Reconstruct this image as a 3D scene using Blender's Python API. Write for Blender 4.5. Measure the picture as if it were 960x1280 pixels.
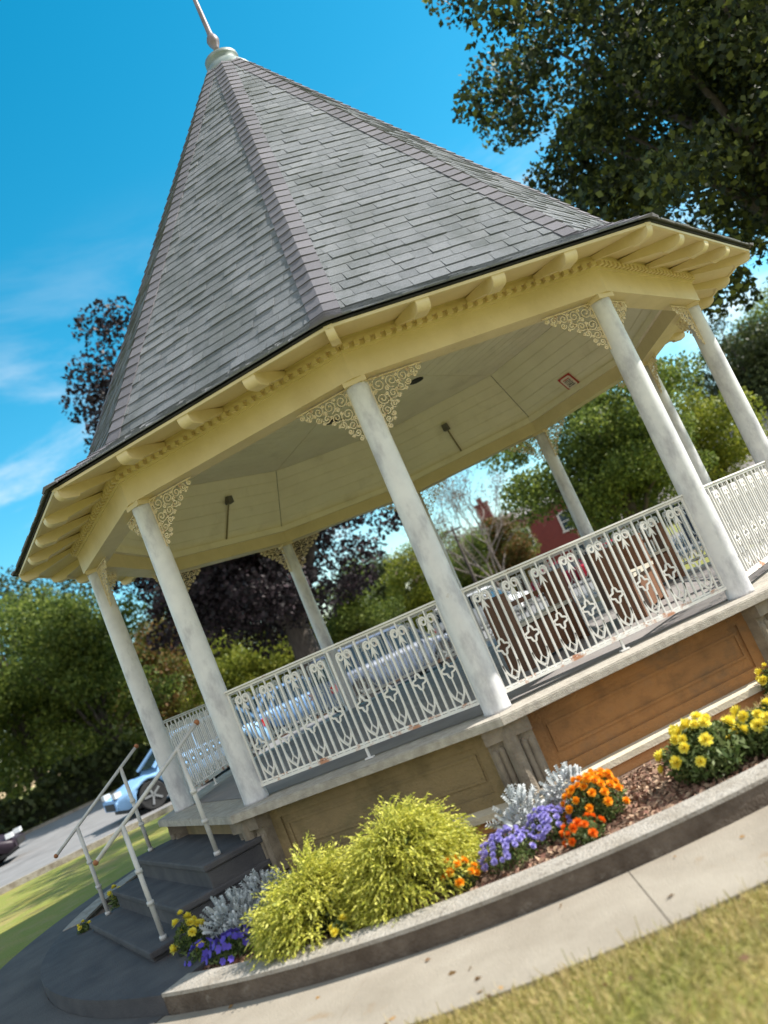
import bpy, math, random
import numpy as np
from math import sin, cos, pi, radians, hypot, atan2, sqrt, tan
from mathutils import Vector, Matrix

for o in list(bpy.data.objects): bpy.data.objects.remove(o)
scene = bpy.context.scene
COL = scene.collection
random.seed(7); RNG = np.random.default_rng(7)

# ------------------------------------------------------------------ camera
F = 0.82                                   # gazebo floor above the ground
CAMP = Vector((9.956, 0.139, 0.8434 + F))
yaw, pitch, roll = radians(182.958), radians(7.398), radians(-23.34)
fw = Vector((cos(pitch)*cos(yaw), cos(pitch)*sin(yaw), sin(pitch)))
rt = Vector((sin(yaw), -cos(yaw), 0)); up = rt.cross(fw)
r2 = cos(roll)*rt + sin(roll)*up; u2 = -sin(roll)*rt + cos(roll)*up
cd = bpy.data.cameras.new('camera'); cam = bpy.data.objects.new('camera', cd); COL.objects.link(cam)
m = Matrix((r2, u2, -fw)).transposed().to_4x4(); m.translation = CAMP
cam.matrix_world = m
cd.sensor_fit = 'VERTICAL'; cd.sensor_height = 36.0; cd.sensor_width = 27.0
cd.lens = 36.0*1067.5/1280.0
cd.clip_start = 0.05; cd.clip_end = 2000
cd.dof.use_dof = True; cd.dof.focus_distance = 8.0; cd.dof.aperture_fstop = 1.0
scene.camera = cam
scene.cycles.diffuse_bounces = 8; scene.cycles.max_bounces = 12

# ------------------------------------------------------------------ light
SUN_AZ, SUN_EL = radians(97.5), radians(45.0)
w = bpy.data.worlds.new('World'); scene.world = w; w.use_nodes = True
nt = w.node_tree; nt.nodes.clear()
def nn(t, ty, **kw):
    n = t.nodes.new(ty)
    for k, v in kw.items(): setattr(n, k, v)
    return n
wo = nn(nt, 'ShaderNodeOutputWorld'); bg = nn(nt, 'ShaderNodeBackground')
sky = nn(nt, 'ShaderNodeTexSky', sky_type='NISHITA', sun_disc=False)
sky.sun_elevation = SUN_EL; sky.sun_rotation = pi/2 - SUN_AZ
sky.air_density = 1.0; sky.dust_density = 0.3; sky.ozone_density = 1.3
hs = nn(nt, 'ShaderNodeHueSaturation'); hs.inputs['Saturation'].default_value = 1.48; hs.inputs['Hue'].default_value = 0.470; hs.inputs['Value'].default_value = 1.45
nt.links.new(sky.outputs[0], hs.inputs['Color'])
# faint wisps low in the view plus a white fill patch added in the unseen sky behind the photographer
tc = nn(nt, 'ShaderNodeTexCoord'); mp = nn(nt, 'ShaderNodeMapping'); mp.inputs['Scale'].default_value = (1.2, 1.2, 5.0)
nt.links.new(tc.outputs['Generated'], mp.inputs['Vector'])
nz = nn(nt, 'ShaderNodeTexNoise'); nz.inputs['Scale'].default_value = 2.6; nz.inputs['Detail'].default_value = 8; nz.inputs['Roughness'].default_value = 0.6; nz.inputs['Distortion'].default_value = 0.4
nt.links.new(mp.outputs[0], nz.inputs['Vector'])
sx = nn(nt, 'ShaderNodeSeparateXYZ'); nt.links.new(tc.outputs['Generated'], sx.inputs[0])
def mr(src, a, b_, c=0.0, d=1.0):
    r_ = nn(nt, 'ShaderNodeMapRange', interpolation_type='SMOOTHSTEP'); nt.links.new(src, r_.inputs[0])
    for k_, v_ in zip(('From Min', 'From Max', 'To Min', 'To Max'), (a, b_, c, d)): r_.inputs[k_].default_value = v_
    return r_.outputs[0]
def mul(p, q):
    m_ = nn(nt, 'ShaderNodeMath', operation='MULTIPLY'); nt.links.new(p, m_.inputs[0])
    if isinstance(q, float): m_.inputs[1].default_value = q
    else: nt.links.new(q, m_.inputs[1])
    return m_.outputs[0]
wisp = mul(mul(mr(nz.outputs[0], .44, .74), mr(sx.outputs[2], .55, .20)), 0.70)
fill_bank = mul(mul(mr(nz.outputs[0], .30, .60, .55, 1.0), mr(sx.outputs[0], -.10, .45)), 0.85)
mxx = nn(nt, 'ShaderNodeMath', operation='MAXIMUM'); nt.links.new(wisp, mxx.inputs[0]); nt.links.new(fill_bank, mxx.inputs[1])
mx = nn(nt, 'ShaderNodeMix', data_type='RGBA'); mx.inputs['B'].default_value = (9.0, 8.6, 8.3, 1)
nt.links.new(mxx.outputs[0], mx.inputs[0]); nt.links.new(hs.outputs[0], mx.inputs['A'])
nt.links.new(mx.outputs['Result'], bg.inputs[0]); bg.inputs[1].default_value = 0.085
nt.links.new(bg.outputs[0], wo.inputs[0])
ld = bpy.data.lights.new('sun', 'SUN'); sun = bpy.data.objects.new('sun', ld); COL.objects.link(sun)
ld.energy = 4.8; ld.angle = radians(0.5); ld.color = (1.0, 0.95, 0.86)
sd = Vector((cos(SUN_EL)*cos(SUN_AZ), cos(SUN_EL)*sin(SUN_AZ), sin(SUN_EL)))
sun.rotation_euler = sd.to_track_quat('Z', 'Y').to_euler()
vs = scene.view_settings
vs.view_transform = 'Standard'; vs.look = 'None'; vs.gamma = 1; vs.use_curve_mapping = False; vs.exposure = 0.88

# ------------------------------------------------------------------ materials
def mat(name, cols, rough=0.7, scale=4.0, bump=0.0, bscale=40.0, island=False, stops=None, metallic=0.0, detail=6, coord='Object', spots=None, transl=0.0, spec=0.4, stretch=None):
    """procedural material: colour ramp over noise (or random per island), optional second-layer spots"""
    mt = bpy.data.materials.new(name); mt.use_nodes = True; t = mt.node_tree; t.nodes.clear()
    out = nn(t, 'ShaderNodeOutputMaterial'); p = nn(t, 'ShaderNodeBsdfPrincipled')
    p.inputs['Roughness'].default_value = rough; p.inputs['Metallic'].default_value = metallic
    p.inputs['Specular IOR Level'].default_value = spec
    tcn = nn(t, 'ShaderNodeTexCoord'); src = tcn.outputs[coord]
    if stretch:
        mpn = nn(t, 'ShaderNodeMapping'); mpn.inputs['Scale'].default_value = stretch
        t.links.new(src, mpn.inputs[0]); src = mpn.outputs[0]
    n1 = nn(t, 'ShaderNodeTexNoise'); n1.inputs['Scale'].default_value = scale; n1.inputs['Detail'].default_value = detail; n1.inputs['Roughness'].default_value = 0.62
    t.links.new(src, n1.inputs['Vector'])
    rp = nn(t, 'ShaderNodeValToRGB'); e = rp.color_ramp.elements
    k = len(cols)
    if stops is None: stops = [i/(k-1) if island else 0.32 + 0.36*i/(k-1) for i in range(k)] if k > 1 else [0.5]
    e[0].position = stops[0]; e[0].color = (*cols[0], 1)
    if k > 1: e[1].position = stops[-1]; e[1].color = (*cols[-1], 1)
    for c, s in list(zip(cols, stops))[1:-1]:
        x = rp.color_ramp.elements.new(s); x.color = (*c, 1)
    if island:
        g = nn(t, 'ShaderNodeNewGeometry'); t.links.new(g.outputs['Random Per Island'], rp.inputs[0])
    else: t.links.new(n1.outputs[0], rp.inputs[0])
    col = rp.outputs[0]
    for sp in (spots or []):        # (colour, noise scale, lo, hi, strength[, stretch])
        n2 = nn(t, 'ShaderNodeTexNoise'); n2.inputs['Scale'].default_value = sp[1]; n2.inputs['Detail'].default_value = 7; n2.inputs['Roughness'].default_value = 0.65
        s2 = tcn.outputs[coord]
        if len(sp) > 5:
            m2 = nn(t, 'ShaderNodeMapping'); m2.inputs['Scale'].default_value = sp[5]; m2.inputs['Location'].default_value = (3.1, 1.7, 5.3)
            t.links.new(s2, m2.inputs[0]); s2 = m2.outputs[0]
        t.links.new(s2, n2.inputs['Vector'])
        r3 = nn(t, 'ShaderNodeMapRange'); r3.inputs['From Min'].default_value = sp[2]; r3.inputs['From Max'].default_value = sp[3]; r3.inputs['To Max'].default_value = sp[4]
        t.links.new(n2.outputs[0], r3.inputs[0])
        mm = nn(t, 'ShaderNodeMix', data_type='RGBA'); mm.inputs['B'].default_value = (*sp[0], 1)
        t.links.new(r3.outputs[0], mm.inputs[0]); t.links.new(col, mm.inputs['A']); col = mm.outputs['Result']
    t.links.new(col, p.inputs['Base Color'])
    if bump:
        nb = nn(t, 'ShaderNodeTexNoise'); nb.inputs['Scale'].default_value = bscale; nb.inputs['Detail'].default_value = 5
        t.links.new(tcn.outputs[coord], nb.inputs['Vector'])
        b = nn(t, 'ShaderNodeBump'); b.inputs['Strength'].default_value = bump; b.inputs['Distance'].default_value = 0.02
        t.links.new(nb.outputs[0], b.inputs['Height']); t.links.new(b.outputs[0], p.inputs['Normal'])
    if transl:
        tr = nn(t, 'ShaderNodeBsdfTranslucent'); ms = nn(t, 'ShaderNodeMixShader'); ms.inputs[0].default_value = transl
        t.links.new(col, tr.inputs['Color']); t.links.new(p.outputs[0], ms.inputs[1]); t.links.new(tr.outputs[0], ms.inputs[2])
        t.links.new(ms.outputs[0], out.inputs[0])
    else: t.links.new(p.outputs[0], out.inputs[0])
    return mt

def glass_mat(name, col=(0.03, 0.05, 0.07)):
    return mat(name, [col, tuple(c*1.4 for c in col)], rough=0.06, spec=0.9, scale=1.0)

cream = mat('cream_paint', [(0.62, 0.51, 0.295), (0.70, 0.585, 0.36)], rough=0.5, scale=3, bump=0.12, bscale=30,
            spots=[((0.30, 0.22, 0.12), 9, 0.66, 0.78, 0.5), ((0.42, 0.33, 0.17), 1.4, 0.52, 0.75, 0.35)])
ceil_m = mat('ceiling_paint', [(0.76, 0.69, 0.53), (0.84, 0.77, 0.60)], rough=0.55, scale=2.5, bump=0.1, bscale=25,
             spots=[((0.36, 0.29, 0.17), 2.2, 0.55, 0.8, 0.4)])
white_p = mat('white_column_paint', [(0.56, 0.56, 0.58), (0.68, 0.675, 0.68)], rough=0.45, scale=5, bump=0.10, bscale=18,
              spots=[((0.27, 0.26, 0.30), 6, 0.48, 0.68, 0.7, (1, 1, 0.45)), ((0.30, 0.20, 0.11), 14, 0.66, 0.75, 0.7)])
iron = mat('white_wrought_iron', [(0.62, 0.60, 0.58), (0.72, 0.70, 0.67)], rough=0.45, scale=9,
           spots=[((0.30, 0.15, 0.08), 11, 0.64, 0.74, 0.8)])
iron_rust = mat('rusty_bottom_rail_paint', [(0.66, 0.65, 0.63), (0.76, 0.74, 0.70)], rough=0.6, scale=9,
           spots=[((0.42, 0.17, 0.08), 7, 0.52, 0.60, 0.9)])
filig = mat('cream_filigree_paint', [(0.56, 0.44, 0.26), (0.74, 0.64, 0.44)], rough=0.5, scale=14,
            spots=[((0.30, 0.15, 0.07), 16, 0.56, 0.68, 0.8)])
shingle = mat('asphalt_shingle', [(0.20, 0.212, 0.23), (0.25, 0.262, 0.28), (0.22, 0.232, 0.25), (0.29, 0.30, 0.32)], rough=0.9, island=True, bump=0.9, bscale=260,
              spots=[((0.48, 0.49, 0.50), 130, 0.56, 0.66, 0.6), ((0.045, 0.05, 0.05), 150, 0.54, 0.66, 0.7), ((0.07, 0.085, 0.07), 1.6, 0.46, 0.72, 0.6), ((0.5, 0.5, 0.46), 26, 0.745, 0.77, 0.8)])
capm = mat('shingle_hip_cap', [(0.12, 0.115, 0.13), (0.18, 0.17, 0.19)], rough=0.85, island=True, bump=0.5, bscale=220,
           spots=[((0.07, 0.07, 0.08), 60, 0.58, 0.7, 0.5)])
under = mat('roof_underlay', [(0.02, 0.02, 0.022), (0.04, 0.04, 0.045)], rough=0.9)
copper = mat('weathered_copper', [(0.16, 0.20, 0.19), (0.27, 0.30, 0.28)], rough=0.5, metallic=0.3, scale=8)
finial_m = mat('finial_lead', [(0.16, 0.13, 0.13), (0.26, 0.23, 0.24)], rough=0.5, metallic=0.4, scale=8)
conc = mat('slab_concrete', [(0.30, 0.27, 0.23), (0.46, 0.42, 0.36)], rough=0.85, scale=14, bump=0.5, bscale=120,
           spots=[((0.22, 0.20, 0.17), 2.0, 0.55, 0.75, 0.5)])
floor_m = mat('floor_paint', [(0.20, 0.18, 0.18), (0.29, 0.27, 0.26)], rough=0.7, scale=2, bump=0.2, bscale=60)
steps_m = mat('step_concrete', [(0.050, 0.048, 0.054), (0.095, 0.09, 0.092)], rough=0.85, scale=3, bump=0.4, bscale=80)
stone = mat('brown_sandstone', [(0.17, 0.085, 0.032), (0.32, 0.15, 0.05), (0.25, 0.135, 0.06)], rough=0.85, scale=2.6, bump=0.5, bscale=45,
            spots=[((0.085, 0.055, 0.03), 1.3, 0.44, 0.68, 0.75), ((0.38, 0.20, 0.07), 2.1, 0.58, 0.75, 0.6)])
pilm = mat('grey_moulded_stone', [(0.13, 0.105, 0.08), (0.27, 0.225, 0.17)], rough=0.8, scale=6, bump=0.4, bscale=60)
ledge = mat('pale_stone_ledge', [(0.52, 0.45, 0.33), (0.64, 0.57, 0.44)], rough=0.8, scale=8, bump=0.3, bscale=60)
orange_st = mat('orange_footing_stone', [(0.48, 0.22, 0.08), (0.56, 0.29, 0.12)], rough=0.85, scale=5, bump=0.4, bscale=60)
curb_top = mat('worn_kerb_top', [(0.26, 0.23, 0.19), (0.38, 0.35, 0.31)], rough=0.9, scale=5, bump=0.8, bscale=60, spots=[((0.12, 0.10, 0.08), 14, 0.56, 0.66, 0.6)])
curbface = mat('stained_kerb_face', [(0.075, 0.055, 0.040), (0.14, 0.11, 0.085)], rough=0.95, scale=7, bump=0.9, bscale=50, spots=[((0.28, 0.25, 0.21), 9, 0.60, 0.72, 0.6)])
curb_m = mat('curb_concrete', [(0.16, 0.13, 0.10), (0.27, 0.24, 0.20), (0.34, 0.31, 0.27)], rough=0.9, scale=5, bump=0.7, bscale=70,
             spots=[((0.10, 0.08, 0.06), 22, 0.56, 0.68, 0.6)])
path_m = mat('path_concrete', [(0.24, 0.205, 0.16), (0.32, 0.28, 0.225)], rough=0.9, scale=2.2, bump=0.35, bscale=110,
             spots=[((0.22, 0.13, 0.05), 2.6, 0.60, 0.70, 0.6), ((0.14, 0.12, 0.10), 8, 0.64, 0.76, 0.5)])
grass_g = mat('lawn', [(0.23, 0.20, 0.04), (0.19, 0.21, 0.035), (0.28, 0.22, 0.07)], rough=0.95, scale=0.8, bump=0.8, bscale=30, coord='Object',
              spots=[((0.30, 0.22, 0.11), 2.6, 0.5, 0.7, 0.6), ((0.10, 0.15, 0.03), 0.35, 0.5, 0.65, 0.5)])
dry_g = mat('dry_verge', [(0.36, 0.27, 0.11), (0.44, 0.33, 0.16)], rough=0.95, scale=1.5, bump=0.5)
asph = mat('sun_bleached_asphalt', [(0.17, 0.165, 0.165), (0.24, 0.235, 0.235)], rough=0.9, scale=1.4, bump=0.3, bscale=60,
           spots=[((0.10, 0.10, 0.105), 0.5, 0.55, 0.7, 0.5)])
soil_m = mat('bed_soil', [(0.10, 0.065, 0.045), (0.20, 0.13, 0.09)], rough=0.95, scale=12, bump=1.0, bscale=40)
mulch_m = mat('mulch_chips', [(0.16, 0.07, 0.05), (0.30, 0.18, 0.12), (0.42, 0.30, 0.20), (0.22, 0.11, 0.08)], rough=0.9, island=True)
grass_b = mat('grass_blades', [(0.26, 0.24, 0.06), (0.46, 0.37, 0.14), (0.62, 0.48, 0.24), (0.32, 0.30, 0.08)], rough=0.7, island=True, transl=0.3, spots=[((0.20, 0.23, 0.05), 1.3, 0.50, 0.66, 0.7), ((0.42, 0.30, 0.16), 4.0, 0.54, 0.68, 0.6)])
bark = mat('bark', [(0.05, 0.04, 0.035), (0.12, 0.10, 0.085)], rough=0.95, scale=6, bump=0.8, bscale=14, stretch=(3, 3, 0.5))
bark_grey = mat('grey_bark', [(0.17, 0.14, 0.12), (0.28, 0.24, 0.21)], rough=0.95, scale=6, bump=0.5)
brick_m = None

def leafm(name, cols, transl=0.35, rough=0.55):
    return mat(name, cols, rough=rough, island=True, transl=transl, spec=0.3)
lf_oak = leafm('oak_leaves', [(0.020, 0.028, 0.012), (0.036, 0.048, 0.017), (0.062, 0.078, 0.024), (0.20, 0.22, 0.045)], 0.36)
lf_beech = leafm('copper_beech_leaves', [(0.009, 0.007, 0.008), (0.018, 0.012, 0.014), (0.050, 0.030, 0.036)], 0.06)
lf_green = leafm('green_leaves', [(0.065, 0.10, 0.022), (0.13, 0.18, 0.035), (0.26, 0.30, 0.055)], 0.42)
lf_yellow = leafm('yellow_green_leaves', [(0.11, 0.15, 0.02), (0.22, 0.25, 0.03), (0.36, 0.36, 0.05)], 0.4)
lf_dark = leafm('dark_leaves', [(0.025, 0.038, 0.013), (0.05, 0.068, 0.02), (0.085, 0.10, 0.03)], 0.25)
lf_autumn = leafm('turning_leaves', [(0.05, 0.07, 0.015), (0.10, 0.11, 0.02), (0.22, 0.09, 0.03), (0.12, 0.14, 0.025)], 0.35)
lf_brown = leafm('sparse_brown_leaves', [(0.16, 0.10, 0.07), (0.26, 0.19, 0.13), (0.10, 0.08, 0.04)], 0.3)
lf_gold = leafm('golden_cypress_sprays', [(0.40, 0.42, 0.05), (0.58, 0.56, 0.08), (0.70, 0.67, 0.16), (0.22, 0.27, 0.04)], 0.35)
lf_silver = leafm('silver_leaves', [(0.42, 0.45, 0.45), (0.60, 0.62, 0.62), (0.50, 0.53, 0.55)], 0.2, 0.7)
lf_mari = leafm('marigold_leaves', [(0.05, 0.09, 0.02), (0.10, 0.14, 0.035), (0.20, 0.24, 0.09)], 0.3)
pet_y = leafm('yellow_petals', [(0.80, 0.66, 0.04), (0.88, 0.80, 0.16)], 0.25)
pet_o = leafm('orange_petals', [(0.85, 0.30, 0.01), (0.90, 0.45, 0.02)], 0.25)
pet_r = leafm('red_orange_petals', [(0.78, 0.12, 0.01), (0.85, 0.25, 0.015)], 0.25)
pet_l = leafm('lilac_florets', [(0.34, 0.30, 0.66), (0.48, 0.44, 0.80), (0.42, 0.36, 0.70)], 0.25)
pet_b = leafm('deep_blue_petals', [(0.07, 0.05, 0.35), (0.13, 0.09, 0.50)], 0.2)

# ------------------------------------------------------------------ mesh helpers
class MB:
    def __init__(s): s.v = []; s.f = []
    def add(s, vs, fs):
        b = len(s.v); s.v.extend([tuple(x) for x in vs]); s.f.extend([tuple(i+b for i in f) for f in fs]); return s
    def hexa(s, p):                        # 8 points: bottom 4 ccw, top 4 ccw
        return s.add(p, [(3,2,1,0),(4,5,6,7),(0,1,5,4),(1,2,6,5),(2,3,7,6),(3,0,4,7)])
    def box(s, c, d, rz=0.0, M=None):
        x, y, z = d[0]/2, d[1]/2, d[2]/2
        ps = [(-x,-y,-z),(x,-y,-z),(x,y,-z),(-x,y,-z),(-x,-y,z),(x,-y,z),(x,y,z),(-x,y,z)]
        if M is not None: ps = [tuple(M @ Vector(p) + Vector(c)) for p in ps]
        else:
            ca, sa = cos(rz), sin(rz)
            ps = [(c[0]+p[0]*ca-p[1]*sa, c[1]+p[0]*sa+p[1]*ca, c[2]+p[2]) for p in ps]
        return s.hexa(ps)
    def bar(s, a, b, w, h):                # box beam from a to b, w horizontal, h vertical
        a = Vector(a); b = Vector(b); d = (b-a); L = d.length; d.normalize()
        side = d.cross(Vector((0,0,1)))
        if side.length < 1e-4: side = Vector((1,0,0))
        side.normalize(); u = side.cross(d); M = Matrix((d, side, u)).transposed()
        return s.box((a+b)/2, (L, w, h), M=M)
    def tube(s, pts, r, n=6, closed=False, cap=True):
        P = [Vector(p) for p in pts]; k = len(P)
        R = r if isinstance(r, (list, tuple)) else [r]*k
        b = len(s.v); ref = None
        for i in range(k):
            if closed: t = P[(i+1) % k] - P[i-1]
            else: t = P[min(i+1, k-1)] - P[max(i-1, 0)]
            if t.length < 1e-9: t = Vector((0,0,1))
            t.normalize()
            if ref is None:
                ref = Vector((0,0,1)) if abs(t.z) < 0.9 else Vector((1,0,0))
            q = ref - t*ref.dot(t)
            if q.length < 1e-4: q = t.orthogonal()
            q.normalize(); ref = q; w_ = t.cross(q)
            for j in range(n):
                a = 2*pi*(j+.5)/n; x = P[i] + (q*cos(a) + w_*sin(a))*R[i]
                s.v.append(tuple(x))
        for i in range(k if closed else k-1):
            i2 = (i+1) % k
            for j in range(n):
                j2 = (j+1) % n
                s.f.append((b+i*n+j, b+i*n+j2, b+i2*n+j2, b+i2*n+j))
        if cap and not closed:
            s.f.append(tuple(b+j for j in range(n))[::-1]); s.f.append(tuple(b+(k-1)*n+j for j in range(n)))
        return s
    def lathe(s, prof, n=24, c=(0,0,0)):   # prof: (r, z)
        b = len(s.v)
        for r, z in prof:
            for j in range(n):
                a = 2*pi*j/n; s.v.append((c[0]+r*cos(a), c[1]+r*sin(a), c[2]+z))
        for i in range(len(prof)-1):
            for j in range(n):
                j2 = (j+1) % n; s.f.append((b+i*n+j, b+i*n+j2, b+(i+1)*n+j2, b+(i+1)*n+j))
        s.f.append(tuple(b+j for j in range(n))[::-1]); s.f.append(tuple(b+(len(prof)-1)*n+j for j in range(n)))
        return s
    def blob(s, c, r, n=8, m_=5):
        prof = [(max(1e-4, r[0]*sin(pi*i/m_)), -r[1]*cos(pi*i/m_)) for i in range(m_+1)]
        return s.lathe(prof, n, c)
    def build(s, name, mt, parent=None, loc=(0,0,0), rz=0.0, smooth=False):
        me = bpy.data.meshes.new(name); me.from_pydata(s.v, [], s.f); me.materials.append(mt)
        if smooth:
            me.polygons.foreach_set('use_smooth', [True]*len(me.polygons))
        me.update()
        return link(name, me, parent, loc, rz)
def bevel(o, w_, seg=2):
    md = o.modifiers.new('bevel', 'BEVEL'); md.width = w_; md.segments = seg; md.limit_method = 'ANGLE'; return o
def link(name, me, parent=None, loc=(0,0,0), rz=0.0):
    o = bpy.data.objects.new(name, me); COL.objects.link(o); o.location = loc; o.rotation_euler = (0, 0, rz)
    if parent: o.parent = parent
    return o
def tag(o, label=None, cat=None, group=None, kind=None):
    for k, v in (('label', label), ('category', cat), ('group', group), ('kind', kind)):
        if v: o[k] = v
    return o
def empty(name, loc, rz=0.0, **kw):
    o = bpy.data.objects.new(name, None); COL.objects.link(o); o.location = loc; o.rotation_euler = (0, 0, rz); o.empty_display_size = .2
    return tag(o, **kw)
def copy_tree(o, parent=None):
    c = o.copy(); COL.objects.link(c)
    if parent: c.parent = parent
    for ch in list(o.children): copy_tree(ch, c)
    return c
def quads(name, V, mt, parent=None, loc=(0,0,0), rz=0.0):
    """V: (n,4,3) float array -> one mesh of n quads"""
    n = len(V); me = bpy.data.meshes.new(name)
    me.vertices.add(4*n); me.vertices.foreach_set('co', V.reshape(-1).astype(np.float32))
    me.loops.add(4*n); me.loops.foreach_set('vertex_index', np.arange(4*n, dtype=np.int32))
    me.polygons.add(n); me.polygons.foreach_set('loop_start', np.arange(0, 4*n, 4, dtype=np.int32))
    me.materials.append(mt); me.update(calc_edges=True)
    return link(name, me, parent, loc, rz)
def unit(a): return a/np.maximum(np.linalg.norm(a, axis=-1, keepdims=True), 1e-9)
def leaves(cent, size, aspect=0.6, dirs=None, jitter=1.0, updown=0.0):
    """rhombic leaves at cent (n,3)"""
    n = len(cent)
    d = RNG.normal(size=(n, 3)) if dirs is None else dirs + RNG.normal(size=(n, 3))*jitter
    d[:, 2] += updown; d = unit(d)
    q = unit(np.cross(d, RNG.normal(size=(n, 3))))
    L = (size*(0.6 + 0.8*RNG.random(n)))[:, None]
    nrm = np.cross(d, q)*L*0.12
    k_ = L*aspect*.5; return np.stack([cent - d*L*.5, cent + q*k_ + nrm - d*L*.08, cent + d*L*.5, cent - q*k_ + nrm - d*L*.08], 1)
def polar(dist, azd):
    a = radians(azd); return (CAMP.x + dist*cos(a), CAMP.y + dist*sin(a))

# ------------------------------------------------------------------ setting: ground, road, paths
def sheet(name, pts, z, mt, kind='structure'):
    b = MB(); b.add([(x, y, z) for x, y in pts], [tuple(range(len(pts)))]); o = b.build(name, mt); o['kind'] = kind; return o
sheet('ground', [(-500, -500), (500, -500), (500, 500), (-500, 500)], 0.0, grass_g)
RT = (cos(radians(127)), sin(radians(127))); RN = (cos(radians(217)), sin(radians(217)))
def rd(s, n): return (RT[0]*s + RN[0]*n, RT[1]*s + RN[1]*n)
sheet('road', [rd(-80, 11.2), rd(-80, 29.5), rd(90, 29.5), rd(90, 11.2)], 0.006, asph)
sheet('verge', [rd(-80, 29.9), rd(-80, 31.2), rd(90, 31.2), rd(90, 29.9)], 0.008, dry_g)
for nme, n0 in (('near', 11.0), ('far', 29.6)):
    b = MB(); x0, y0 = rd(-80, n0); x1, y1 = rd(90, n0)
    b.bar((x0, y0, 0.05), (x1, y1, 0.05), 0.18, 0.13)
    o = b.build('kerb', curb_m); o['kind'] = 'structure'

def annulus(b, r0, r1, z0, z1, a0, a1, n):
    for i in range(n):
        t0 = a0 + (a1-a0)*i/n; t1 = a0 + (a1-a0)*(i+1)/n
        c0, s0, c1, s1 = cos(t0), sin(t0), cos(t1), sin(t1)
        b.hexa([(r0*c0, r0*s0, z0), (r1*c0, r1*s0, z0), (r1*c1, r1*s1, z0), (r0*c1, r0*s1, z0),
                (r0*c0, r0*s0, z1), (r1*c0, r1*s0, z1), (r1*c1, r1*s1, z1), (r0*c1, r0*s1, z1)])
# ring footpath in slabs with open joints
b = MB(); NS = 22
for i in range(NS):
    a0 = 2*pi*i/NS + 0.062; gap = 0.0005
    annulus(b, 5.225, 6.0, -0.05, 0.022, a0+gap, a0 + 2*pi/NS - gap, 5)
o = b.build('path', path_m); o['kind'] = 'structure'
path_d = mat('shaded_path', [(0.075, 0.07, 0.07), (0.12, 0.11, 0.105)], rough=0.95, scale=2, bump=0.5, bscale=90)  # path inside the gazebo's shadow, its shade put into a darker colour
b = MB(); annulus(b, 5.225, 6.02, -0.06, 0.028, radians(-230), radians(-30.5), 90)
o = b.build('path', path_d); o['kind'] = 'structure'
SA = radians(-54); SD = Vector((cos(SA), sin(SA), 0)); ST = Vector((-sin(SA), cos(SA), 0))
b = MB()
for i in range(5):
    c = SD*(6.75 + 1.5*i); b.box((c.x, c.y, -0.016), (1.5, 2.3, 0.07), SA)
o = b.build('path', path_d); o['kind'] = 'structure'
b = MB(); annulus(b, 0.0001, 5.05, 0.0, 0.10, 0, 2*pi, 60); o = b.build('planting_bed', soil_m); o['kind'] = 'structure'

# kerb ring round the planting bed (gap at the stairs)
b = MB(); annulus(b, 5.0, 5.22, -0.05, 0.14, SA + radians(24), SA + radians(336), 150)
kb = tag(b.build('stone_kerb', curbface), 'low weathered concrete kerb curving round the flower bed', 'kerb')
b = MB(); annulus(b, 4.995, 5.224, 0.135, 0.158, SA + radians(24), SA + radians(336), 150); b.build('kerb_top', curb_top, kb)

# ------------------------------------------------------------------ gazebo
gz = empty('gazebo', (0, 0, 0), label='white and cream decagonal bandstand gazebo with steep grey shingle roof', cat='gazebo')
N = 10; DA = 2*pi/N
def P(k, r, z): return Vector((r*cos(k*DA), r*sin(k*DA), z))
def ngon(b, r0, r1, z0, z1):               # vertical decagon ring
    for k in range(N):
        b.hexa([P(k, r0, z0), P(k, r1, z0), P(k+1, r1, z0), P(k+1, r0, z0), P(k, r0, z1), P(k, r1, z1), P(k+1, r1, z1), P(k+1, r0, z1)])
R = 3.6; HC = 2.68                          # column circle, column height
# base
WR = 3.70
shade_stone = mat('shaded_greenish_sandstone', [(0.17, 0.125, 0.06), (0.26, 0.19, 0.095), (0.21, 0.155, 0.08)], rough=0.9, scale=2.6, bump=0.6, bscale=45, spots=[((0.09, 0.095, 0.05), 1.6, 0.48, 0.72, 0.7), ((0.28, 0.20, 0.10), 2.4, 0.58, 0.75, 0.5)])  # greenish stone with shade and green bounce put into its colour
def wallmat(k): return shade_stone if k % N in (6, 7, 8, 9) else stone
for k in range(N):
    b = MB(); z0_, z1_ = 0.05, F-0.066
    b.hexa([P(k, 3.3, z0_), P(k, WR, z0_), P(k+1, WR, z0_), P(k+1, 3.3, z0_), P(k, 3.3, z1_), P(k, WR, z1_), P(k+1, WR, z1_), P(k+1, 3.3, z1_)])
    b.build('base_wall', wallmat(k), gz)
for k in range(N):
    if k == 8: continue
    b = MB(); A = P(k, WR, 0); B = P(k+1, WR, 0); d = (B-A).normalized(); nrm = Vector((cos((k+.5)*DA), sin((k+.5)*DA), 0)); L = (B-A).length
    def strip(x0, x1, z0, z1, t):
        m_ = A + d*((x0+x1)/2) + nrm*(t/2); b.box((m_.x, m_.y, (z0+z1)/2), (t, x1-x0, z1-z0), (k+.5)*DA)
    strip(0.16, L-0.16, F-0.165, F-0.068, 0.02); strip(0.16, L-0.16, 0.225, 0.31, 0.02)
    strip(0.16, 0.26, 0.31, F-0.165, 0.02); strip(L-0.26, L-0.16, 0.31, F-0.165, 0.02)
    strip(0.29, L-0.29, F-0.235, F-0.215, 0.010); strip(0.29, L-0.29, 0.40, 0.42, 0.010)
    strip(0.29, 0.31, 0.42, F-0.235, 0.010); strip(L-0.31, L-0.29, 0.42, F-0.235, 0.010)
    b.build('panel_moulding', wallmat(k), gz)
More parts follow.
